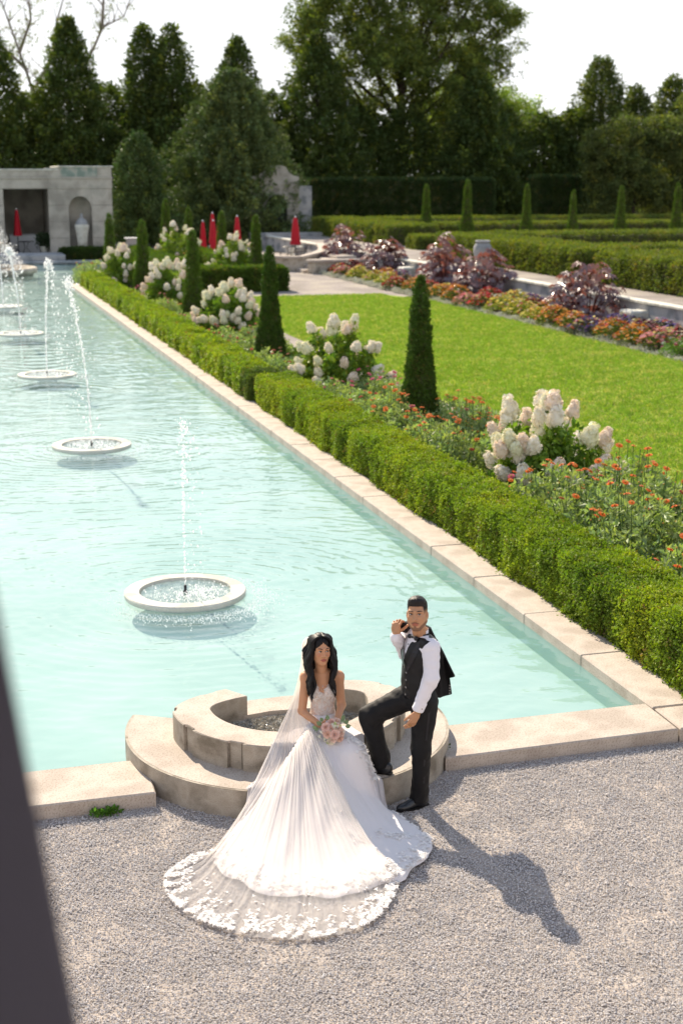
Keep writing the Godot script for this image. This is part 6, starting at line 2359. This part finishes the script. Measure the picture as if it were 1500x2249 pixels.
func rose() -> ArrayMesh:
	var st := SurfaceTool.new()
	st.begin(Mesh.PRIMITIVE_TRIANGLES)
	var rings := [[3, 0.28, 0.75, 0.05], [4, 0.45, 0.72, 0.12], [5, 0.66, 0.62, 0.24], [6, 0.9, 0.45, 0.42]]
	for j in rings.size():
		var R = rings[j]
		for i in R[0]:
			st.set_smooth_group(j * 10 + i)
			var a0: float = TAU * (i + 0.37 * j) / R[0]
			var wd: float = TAU / R[0] * 0.72
			var P := func(u: float, v: float) -> Vector3:
				var a := a0 + wd * (u - 0.5) * 1.3
				var rr: float = R[1] * (0.35 + 0.65 * v) + R[3] * v * v * 0.5 * (1.0 - 2.0 * absf(u - 0.5) * 0.3)
				var y: float = R[2] * v - R[3] * v * v * 0.45 - absf(u - 0.5) * absf(u - 0.5) * 0.3 * v
				return Vector3(cos(a) * rr, y, sin(a) * rr)
			for u in 3:
				for v in 2:
					quad(st, P.call(u / 3.0, v / 2.0), P.call((u + 1) / 3.0, v / 2.0), P.call((u + 1) / 3.0, (v + 1) / 2.0), P.call(u / 3.0, (v + 1) / 2.0))
	st.generate_normals()
	return st.commit()

func build_bride():
	skirt_folds.seed = 33
	skirt_folds.frequency = 0.5
	var org := Vector3(2.95, 0, -10.66)
	var turn := -deg_to_rad(16.073)
	var g := thing("person", "woman in a white wedding gown seated on the stone wall, long dark hair", "person", org, turn)
	var skin := Color(0.55, 0.285, 0.16)
	var hx := head_frame(Vector3(-0.05, 1.222, 0.03), Vector3(0.3, 0.14, 0.95), 0.94, -0.04)
	var inv := hx.affine_inverse()
	var Rs := Vector3(-0.176, 0.985, -0.01)
	var Ls := Vector3(0.092, 0.982, -0.03)
	var Re := Vector3(-0.208, 0.70, 0.045)
	var Le := Vector3(0.118, 0.745, 0.0)
	var Rw := Vector3(-0.055, 0.645, 0.2)
	var Lw := Vector3(0.075, 0.665, 0.19)
	var s := Shape.new()
	nets(s, head_prims(hx, false, Vector3(-0.045, 1.01, -0.01), 0.047), 0.004, null, func(p: Vector3) -> Color:
		var q := inv * p
		var c := skin
		if q.z > 0.06 and pow(q.x / 0.025, 2) + pow((q.y + 0.0675) / 0.0125, 2) < 1.0:
			c = Color(0.36, 0.11, 0.09)
		var blush := pow((absf(q.x) - 0.042) / 0.02, 2) + pow((q.y + 0.02) / 0.016, 2)
		if q.z > 0.03 and blush < 1.0:
			c = c.lerp(Color(0.46, 0.17, 0.1), 0.5)
		return c)
	var tone := func(p: Vector3) -> Color: return skin
	var body := [cap(Vector3(-0.045, 1.03, -0.01), Vector3(-0.042, 0.97, -0.015), 0.044, 0.055, 0.04), cap(Vector3(-0.042, 0.99, -0.018), Rs, 0.054, 0.046, 0.05), cap(Vector3(-0.042, 0.99, -0.018), Ls, 0.054, 0.046, 0.05), ell(Vector3(-0.041, 0.87, -0.01), Vector3(0.112, 0.12, 0.078), Basis.IDENTITY, 0.05),
		ell(Vector3(-0.092, 0.885, 0.058), Vector3(0.05, 0.05, 0.042), Basis.IDENTITY, 0.03), ell(Vector3(0.008, 0.885, 0.058), Vector3(0.05, 0.05, 0.042), Basis.IDENTITY, 0.03), ell(Vector3(-0.041, 0.71, -0.005), Vector3(0.088, 0.12, 0.07), Basis.IDENTITY, 0.05), ell(Vector3(-0.035, 0.57, -0.01), Vector3(0.13, 0.09, 0.1), Basis.IDENTITY, 0.05),
		cap(Rs, Re, 0.041, 0.034, 0.03), cap(Re, Rw, 0.034, 0.024, 0.02), cap(Ls, Le, 0.041, 0.034, 0.03), cap(Le, Lw, 0.034, 0.024, 0.02),
		cap(Vector3(-0.08, 0.555, 0.02), Vector3(0.16, 0.51, 0.3), 0.065, 0.045, 0.03), cap(Vector3(0.02, 0.555, 0.02), Vector3(0.2, 0.5, 0.27), 0.065, 0.045, 0.03), cap(Vector3(0.16, 0.51, 0.3), Vector3(0.17, 0.31, 0.33), 0.045, 0.03, 0.02), cap(Vector3(0.2, 0.5, 0.27), Vector3(0.21, 0.3, 0.29), 0.045, 0.03, 0.02),
		cap(Vector3(0.17, 0.31, 0.33), Vector3(0.2, 0.27, 0.42), 0.03, 0.02, 0.02), cap(Vector3(0.21, 0.3, 0.29), Vector3(0.24, 0.27, 0.37), 0.03, 0.02, 0.02)]
	nets(s, body, 0.0085, null, tone)
	nets(s, hand_prims(Rw, Vector3(0.1, 0.9, 0.2), Vector3(0.75, 0.05, 0.5), [0.5, 0.7, 0.5], 0.9), 0.0034, null, tone)
	nets(s, hand_prims(Lw, Vector3(-0.3, 0.85, 0.2), Vector3(-0.55, -0.2, 0.75), [0.5, 0.7, 0.5], 0.9), 0.0034, null, tone)
	var sm := tinted(0.42)
	sm.subsurf_scatter_enabled = true
	sm.subsurf_scatter_strength = 0.08
	obj("body", shaped(s), sm, g)
	var black := mat(lin(0.008, 0.006, 0.006), 0.5)
	face_details(g, hx, Vector2(0.004, 0.0), black)
	# hair: a parted cap and many long waved locks
	var hair := mat(lin(0.006, 0.0045, 0.005), 0.5)
	hair.metallic_specular = 0.35
	var hs := Shape.new()
	nets(hs, [ell(hx * Vector3(0, 0.052, -0.026), Vector3(0.086, 0.104, 0.101), hx.basis.orthonormalized(), 0.01)], 0.005, func(p: Vector3, d: float) -> float:
		var q := inv * p
		var face := (Vector3(q.x / 0.062, (q.y + 0.035) / 0.11, (q.z - 0.085) / 0.075)).length()
		d += 0.004 * sin(q.x * 260.0) * (0.4 if q.y > 0.1 else 1.0) * 0.5
		d = maxf(d, (1.0 - face) * 0.06)
		return d + 0.006 * exp(-pow(q.x / 0.006, 2)))
	obj("hair_cap", shaped(hs), hair, g)
	var st := st_new()
	var r := RandomNumberGenerator.new()
	r.seed = 77
	for side in [-1.0, 1.0]:
		for i in 34:
			var u := r.randf()
			var zz := lerpf(0.035, -0.105, u)
			var out := lerpf(0.07, 0.086, minf(1.0, u * 1.6)) + r.randf_range(-0.004, 0.008)
			var ph := r.randf() * TAU
			var pts := []
			var rr := []
			var endy := r.randf_range(-0.40, -0.28) if u < 0.75 else r.randf_range(-0.24, -0.15)
			var nseg := 16
			for k in nseg + 1:
				var t := float(k) / nseg
				var p := Vector3.ZERO
				if t < 0.25:
					var e := t / 0.25
					var ang := e * 1.5
					p = Vector3(side * (0.008 + out * sin(ang)), 0.05 + 0.088 * cos(ang * 0.92) - 0.002, zz * sin(ang) + lerpf(0.03, 0.0, e) * (1.0 - u))
				else:
					var e := (t - 0.25) / 0.75
					var y := lerpf(0.055, endy, e)
					var wav := sin(e * 12.0 + ph * 0.4 + side) * 0.016 * minf(1.0, e * 3.0)
					p = Vector3(side * (out + 0.024 * sin(minf(1.0, e * 1.35) * PI) * 0.9 + 0.014 * e) + wav, y, zz + (0.05 + 0.05 * (1.0 - u)) * e * e + 0.008 * cos(e * 10.0 + ph))
				pts.append(hx.origin + Basis(Vector3.UP, 0.16) * p * 0.97)
				rr.append(lerpf(0.009, 0.016, minf(1.0, t * 2.2)) * (1.0 if t < 0.8 else lerpf(1.0, 0.15, (t - 0.8) / 0.2)))
			add_tube(st, pts, rr, 7)
	for i in 16:
		var x := lerpf(-0.075, 0.075, i / 15.0)
		var pts := []
		var rr := []
		for k in 11:
			var t := k / 10.0
			pts.append(hx.origin + Vector3(x * (1.0 + 0.5 * t), lerpf(0.08, -0.3, t), -0.1 - 0.02 * sin(t * PI) + 0.01 * sin(t * 9.0 + i)))
			rr.append(0.018 * (1.0 if t < 0.8 else lerpf(1.0, 0.2, (t - 0.8) / 0.2)))
		add_tube(st, pts, rr, 7)
	obj("hair_locks", done(st), hair, g)
	# bodice with a sweetheart neckline
	var lace := petal_flower()
	var white := mat(lin(0.74, 0.70, 0.69), 0.75)
	white.backlight_enabled = true
	white.backlight = Color(0.35, 0.33, 0.32)
	var lace_m := tinted(0.75)
	lace_m.backlight_enabled = true
	lace_m.backlight = Color(0.5, 0.49, 0.47)
	var bs := Shape.new()
	var bp := [ell(Vector3(-0.041, 0.87, -0.008), Vector3(0.119, 0.125, 0.085), Basis.IDENTITY, 0.05), ell(Vector3(-0.092, 0.882, 0.062), Vector3(0.055, 0.054, 0.046), Basis.IDENTITY, 0.03), ell(Vector3(0.008, 0.882, 0.062), Vector3(0.055, 0.054, 0.046), Basis.IDENTITY, 0.03), ell(Vector3(-0.041, 0.71, -0.005), Vector3(0.096, 0.13, 0.078), Basis.IDENTITY, 0.05), ell(Vector3(-0.035, 0.6, 0.0), Vector3(0.135, 0.09, 0.105), Basis.IDENTITY, 0.05)]
	nets(bs, bp, 0.006, func(p: Vector3, d: float) -> float:
		var x := absf(p.x + 0.041)
		var top := 0.868 + 0.075 * smoothstep(0.0, 0.05, x) - 0.05 * smoothstep(0.06, 0.12, x) + 0.004 * sin(p.x * 240.0)
		if p.z < 0.0:
			top = 0.885
		return maxf(d, p.y - top))
	obj("bodice", shaped(bs), mat(lin(0.66, 0.55, 0.48), 0.8), g)
	var pl := []
	var co := []
	for i in bs.v.size():
		if r.randf() < 0.085:
			var p := bs.v[i]
			if p.z < -0.03:
				continue
			var open := skirt_folds.get_noise_3d(p.x * 60, p.y * 60, p.z * 60)
			if p.y > 0.72 and p.y < 0.84 and open < 0.0 and r.randf() < 0.55:
				continue
			var n := (p - Vector3(-0.041, p.y, -0.02)).normalized()
			pl.append(Transform3D(facing(n, r.randf() * TAU).scaled(Vector3.ONE * r.randf_range(0.007, 0.013)), p))
			co.append(vary(Color(0.8, 0.76, 0.73), 0.06))
	scatter("bodice_lace", lace, lace_m, pl, co, g)
	st = st_new()
	for q in [[Vector3(-0.115, 0.93, 0.075), Vector3(-0.14, 0.985, 0.03), Vector3(-0.13, 1.0, -0.02)], [Vector3(0.033, 0.93, 0.075), Vector3(0.055, 0.985, 0.03), Vector3(0.05, 1.0, -0.02)]]:
		add_tube(st, q, [0.003, 0.003, 0.003], 5)
	obj("straps", done(st), white, g)
	# pendant
	var silver := mat(lin(0.75, 0.72, 0.68), 0.2)
	silver.metallic = 1.0
	st = st_new()
	add_tube(st, [Vector3(-0.085, 1.0, 0.028), Vector3(-0.06, 0.96, 0.052), Vector3(-0.036, 0.935, 0.066), Vector3(-0.022, 0.96, 0.052), Vector3(-0.008, 1.0, 0.028)], [0.0012, 0.0012, 0.0012, 0.0012, 0.0012], 5, false)
	obj("necklace", done(st), silver, g)
	var pd := obj("pendant", box_mesh(Vector3(0.008, 0.012, 0.006), 0.0025), silver, g)
	pd.position = Vector3(-0.036, 0.928, 0.07)
	# skirt and train
	var rows := []
	var nphi := 260
	var ns := 84
	for i in ns + 1:
		var row := []
		for k in nphi:
			var phi := TAU * k / nphi
			var dir := Vector2(sin(phi), cos(phi))
			var D := hem_reach(dir)
			var t := pow(float(i) / ns, 1.15)
			var rho := lerpf(0.085, D * (1.0 + 0.012 * sin(phi * 23.0) + 0.008 * sin(phi * 41.0)), t)
			var p := Vector2(-0.035, 0.0) + dir * rho
			var y := skirt_y(p.x, p.y)
			if i == ns:
				y = maxf(dress_h(p.x, p.y) - 0.008, 0.004)
			row.append(Vector3(p.x, minf(y, 0.70), p.y))
		rows.append(row)
	obj("skirt", grid_mesh(rows, true), white, g)
	# lace along the hem of the train and over the lap
	pl = []
	co = []
	for i in 2400:
		var phi := r.randf_range(-1.3, 1.35)
		var dir := Vector2(sin(phi), cos(phi))
		var D := hem_reach(dir)
		if D < 0.75:
			continue
		var t := 1.0 - absf(r.randfn()) * 0.055
		if skirt_folds.get_noise_2d(phi * 26.0, t * 30.0) < -0.05:
			continue
		var p := Vector2(-0.035, 0.0) + dir * (D * t)
		pl.append(Transform3D(facing(Vector3(r.randfn() * 0.3, 1, r.randfn() * 0.3).normalized(), r.randf() * TAU).scaled(Vector3.ONE * r.randf_range(0.008, 0.014)), Vector3(p.x, skirt_y(p.x, p.y) + 0.004, p.y)))
		co.append(vary(Color(0.86, 0.84, 0.82), 0.04))
	for i in 420:
		# a panel of lace falling from the lap past the knee
		var t := r.randf()
		var p := Vector2(lerpf(0.1, 0.36, t) + r.randfn() * 0.035, lerpf(0.16, 0.38, t) + r.randfn() * 0.05)
		pl.append(Transform3D(facing(Vector3(0.5 * t + r.randfn() * 0.2, 1, r.randfn() * 0.3 + 0.2).normalized(), r.randf() * TAU).scaled(Vector3.ONE * r.randf_range(0.010, 0.016)), Vector3(p.x, skirt_y(p.x, p.y) + 0.004, p.y)))
		co.append(vary(Color(0.86, 0.84, 0.82), 0.04))
	for c in [Vector2(0.5, 1.0), Vector2(0.56, 1.04), Vector2(0.1, 0.9), Vector2(0.22, 1.15), Vector2(-0.1, 0.6)]:
		for i in 26:
			var p: Vector2 = c + Vector2(r.randfn() * 0.06, r.randfn() * 0.03)
			pl.append(Transform3D(facing(Vector3(r.randfn() * 0.2, 1, r.randfn() * 0.2).normalized(), r.randf() * TAU).scaled(Vector3.ONE * r.randf_range(0.008, 0.014)), Vector3(p.x, skirt_y(p.x, p.y) + 0.004, p.y)))
			co.append(vary(Color(0.86, 0.84, 0.82), 0.04))
	scatter("skirt_lace", lace, lace_m, pl, co, g)
	build_veil(g, lace, lace_m, r)
	build_bouquet(org, turn)

func veil_point(v: float, t: float) -> Vector3:
	var e := v * (veil_pts.size() - 1)
	var i := mini(int(e), veil_pts.size() - 2)
	var hem: Vector2 = veil_pts[i].cubic_interpolate(veil_pts[i + 1], veil_pts[maxi(i - 1, 0)], veil_pts[mini(i + 2, veil_pts.size() - 1)], e - i)
	var a := lerpf(-1.9, 1.0, v)
	var P := [Vector3(-0.058 + 0.03 * sin(a), 1.352, -0.01 + 0.03 * -cos(a)),
		Vector3(-0.055 + 0.108 * sin(a * 0.9) - 0.03, 1.28 - 0.02 * v, -0.035 - 0.095 * cos(a * 0.9)),
		Vector3(lerpf(-0.225, -0.06, v), 1.03, lerpf(-0.05, -0.16, sin(v * PI))),
		Vector3(lerpf(-0.3, -0.19, v), 0.76, lerpf(0.03, 0.0, v)),
		Vector3(lerpf(-0.41, -0.10, v), 0.56, lerpf(0.2, 0.24, v)),
		Vector3(lerpf(-0.56, 0.08, v), 0.33, lerpf(0.55, 0.62, v)),
		Vector3(lerpf(hem.x, -0.035, 0.25), 0.03, lerpf(hem.y, 0.62, 0.28)), Vector3(hem.x, 0.012, hem.y)]
	var n := P.size() - 1
	var q := t * n
	var k := mini(int(q), n - 1)
	return P[k].cubic_interpolate(P[k + 1], P[maxi(k - 1, 0)], P[mini(k + 2, n)], q - k)

func build_veil(g: Node3D, lace: Mesh, lace_m: Material, r: RandomNumberGenerator):
	var tulle := mat(Color(1, 1, 1, 1), 0.9)
	tulle.vertex_color_use_as_albedo = true
	tulle.transparency = BaseMaterial3D.TRANSPARENCY_ALPHA
	tulle.backlight_enabled = true
	tulle.backlight = Color(0.9, 0.88, 0.85)
	var rows := []
	var nv := 190
	var nt := 110
	for i in nt + 1:
		var t := float(i) / nt
		var row := []
		for k in nv + 1:
			var v := float(k) / nv
			var p := veil_point(v, t)
			var w := skirt_folds.get_noise_2d(v * 60.0 + 200.0, t * 1.6) + 0.45 * skirt_folds.get_noise_2d(v * 130.0 + 300.0, t * 2.5)
			if t > 0.3:
				var ramp := smoothstep(0.3, 0.6, t)
				var floor_y := maxf(skirt_y(p.x, p.z) if inside_hem(p.x, p.z) else soft_support(p.x, p.z), 0.0) + 0.008
				p.y = maxf(lerpf(p.y, maxf(p.y, floor_y), 1.0), floor_y) + (0.5 + w) * 0.022 * ramp * (1.0 if t < 0.985 else 0.4)
			else:
				p += Vector3(w * 0.012, 0, w * 0.016) * smoothstep(0.02, 0.2, t)
			row.append(p)
		rows.append(row)
	obj("veil", veil_mesh(rows), tulle, g)
	var pl := []
	var co := []
	for i in 3600:
		var v := r.randf()
		var t := 1.0 - absf(r.randfn()) * 0.045 - 0.004
		if skirt_folds.get_noise_2d(v * 70.0, 9.0 + t * 24.0) < -0.02:
			continue
		var p := veil_point(v, t)
		var floor_y := maxf(skirt_y(p.x, p.z) if inside_hem(p.x, p.z) else soft_support(p.x, p.z), 0.0)
		p.y = floor_y + 0.026
		pl.append(Transform3D(facing(Vector3(r.randfn() * 0.2, 1, r.randfn() * 0.2).normalized(), r.randf() * TAU).scaled(Vector3.ONE * r.randf_range(0.007, 0.013)), p))
		co.append(vary(Color(0.88, 0.86, 0.84), 0.04))
	scatter("veil_lace", lace, lace_m, pl, co, g)

# gathered tulle lies in more layers than spread tulle: its cover follows how closely the threads are drawn together
func veil_mesh(rows: Array) -> ArrayMesh:
	var st := st_new()
	var n: int = rows[0].size()
	var tint := func(i: int, k: int) -> Color:
		var w: float = rows[i][maxi(k - 3, 0)].distance_to(rows[i][mini(k + 3, n - 1)])
		return Color(0.88, 0.85, 0.83, clampf(0.013 / maxf(w, 0.003) + 0.2, 0.2, 0.85))
	for i in rows.size() - 1:
		for k in n - 1:
			for q in [[i, k], [i + 1, k + 1], [i + 1, k], [i, k], [i, k + 1], [i + 1, k + 1]]:
				st.set_color(tint.call(q[0], q[1]))
				st.add_vertex(rows[q[0]][q[1]])
	return done(st)

func inside_hem(x: float, z: float) -> bool:
	return Geometry2D.is_point_in_polygon(Vector2(x, z), PackedVector2Array(hem_pts))

func build_bouquet(org: Vector3, turn: float):
	var c := Vector3(0.035, 0.625, 0.28)
	var b := thing("bouquet", "bouquet of blush roses and eucalyptus in the seated woman's hands", "bouquet", org + Basis(Vector3.UP, turn) * c, turn)
	var rm := rose()
	var cols := [petals(lin(0.8, 0.55, 0.49)), petals(lin(0.82, 0.62, 0.54)), petals(lin(0.8, 0.54, 0.44)), petals(lin(0.85, 0.79, 0.66))]
	var spots := [[0, 0.045, 0.05, 0, 0.036], [0.055, 0.05, 0.04, 1, 0.036], [-0.05, 0.055, 0.04, 0, 0.036], [0.03, 0.0, 0.075, 0, 0.038], [0.085, 0.005, 0.045, 1, 0.034], [-0.035, 0.0, 0.07, 2, 0.033], [0.075, -0.04, 0.055, 2, 0.034], [0.0, 0.09, 0.01, 0, 0.033], [0.05, 0.095, 0.0, 1, 0.032], [-0.005, -0.07, 0.065, 3, 0.034], [0.02, -0.045, 0.075, 1, 0.03], [-0.055, 0.02, 0.05, 1, 0.03]]
	for q in spots:
		var p := Vector3(q[0], q[1], q[2])
		var o := obj("rose", rm, cols[q[3]], b)
		o.transform = Transform3D(facing((p + Vector3(0, 0.02, 0.05)).normalized(), rnd(0, TAU)).scaled(Vector3.ONE * q[4]), p * 0.9)
	var fill := petal_flower()
	var pl := []
	var co := []
	for i in 110:
		var p := Vector3(rng.randfn() * 0.045 - 0.045, rng.randfn() * 0.035 - 0.045, rnd(0.03, 0.075))
		if i % 3 == 0:
			p = Vector3(rng.randfn() * 0.03 + 0.035, 0.06 + rng.randfn() * 0.03, rnd(0.03, 0.07))
		pl.append(Transform3D(facing((p + Vector3(0, 0.02, 0.05)).normalized(), rnd(0, TAU)).scaled(Vector3.ONE * rnd(0.005, 0.009)), p))
		co.append(vary(Color(0.75, 0.74, 0.6) if rng.randf() < 0.75 else Color(0.4, 0.5, 0.15), 0.1))
	scatter("filler_flowers", fill, tinted(0.7), pl, co, b)
	var leaf := leaf_clump(1, 0.001, 1.0, 0.75, 3)
	var st := SurfaceTool.new()
	st.begin(Mesh.PRIMITIVE_TRIANGLES)
	st.set_smooth_group(0)
	var L := [Vector3(0, 0, 0), Vector3(0.32, 0.3, 0.05), Vector3(0.36, 0.6, 0.02), Vector3(0, 1.0, -0.08), Vector3(-0.36, 0.6, 0.02), Vector3(-0.32, 0.3, 0.05)]
	for k in range(1, 5):
		tri(st, L[0], L[k + 1], L[k])
	st.generate_normals()
	leaf = st.commit()
	var lm := mat(lin(0.16, 0.22, 0.12), 0.6)
	lm.backlight_enabled = true
	lm.backlight = Color(0.3, 0.4, 0.2)
	for q in [[-0.09, 0.06, 0.9], [-0.115, 0.03, 1.3], [-0.13, -0.01, 1.6], [-0.12, -0.05, 1.9], [-0.11, -0.09, 2.3], [-0.06, -0.12, 2.9], [-0.02, -0.12, 3.2], [-0.08, 0.1, 0.6], [0.09, 0.1, -0.7], [0.12, 0.075, -1.0], [0.13, 0.05, -1.3], [-0.14, 0.04, 1.2], [-0.13, -0.08, 2.0], [0.1, 0.12, -0.5], [-0.03, 0.12, 0.2]]:
		var o := obj("eucalyptus_leaf", leaf, lm, b)
		o.transform = Transform3D(Basis.from_euler(Vector3(rnd(-0.5, 0.3), rnd(-0.5, 0.5), q[2])).scaled(Vector3.ONE * rnd(0.04, 0.055)), Vector3(q[0], q[1], rnd(-0.01, 0.04)) * 0.85)
	var s := st_new()
	for i in 7:
		var a := TAU * i / 7.0
		add_tube(s, [Vector3(cos(a) * 0.02, sin(a) * 0.02, 0.03), Vector3(-0.01 + cos(a) * 0.008, -0.03, -0.08), Vector3(-0.02 + cos(a) * 0.02, -0.06 , -0.15)], [0.003, 0.003, 0.003], 5)
	obj("stems", done(s), M.stem, b)
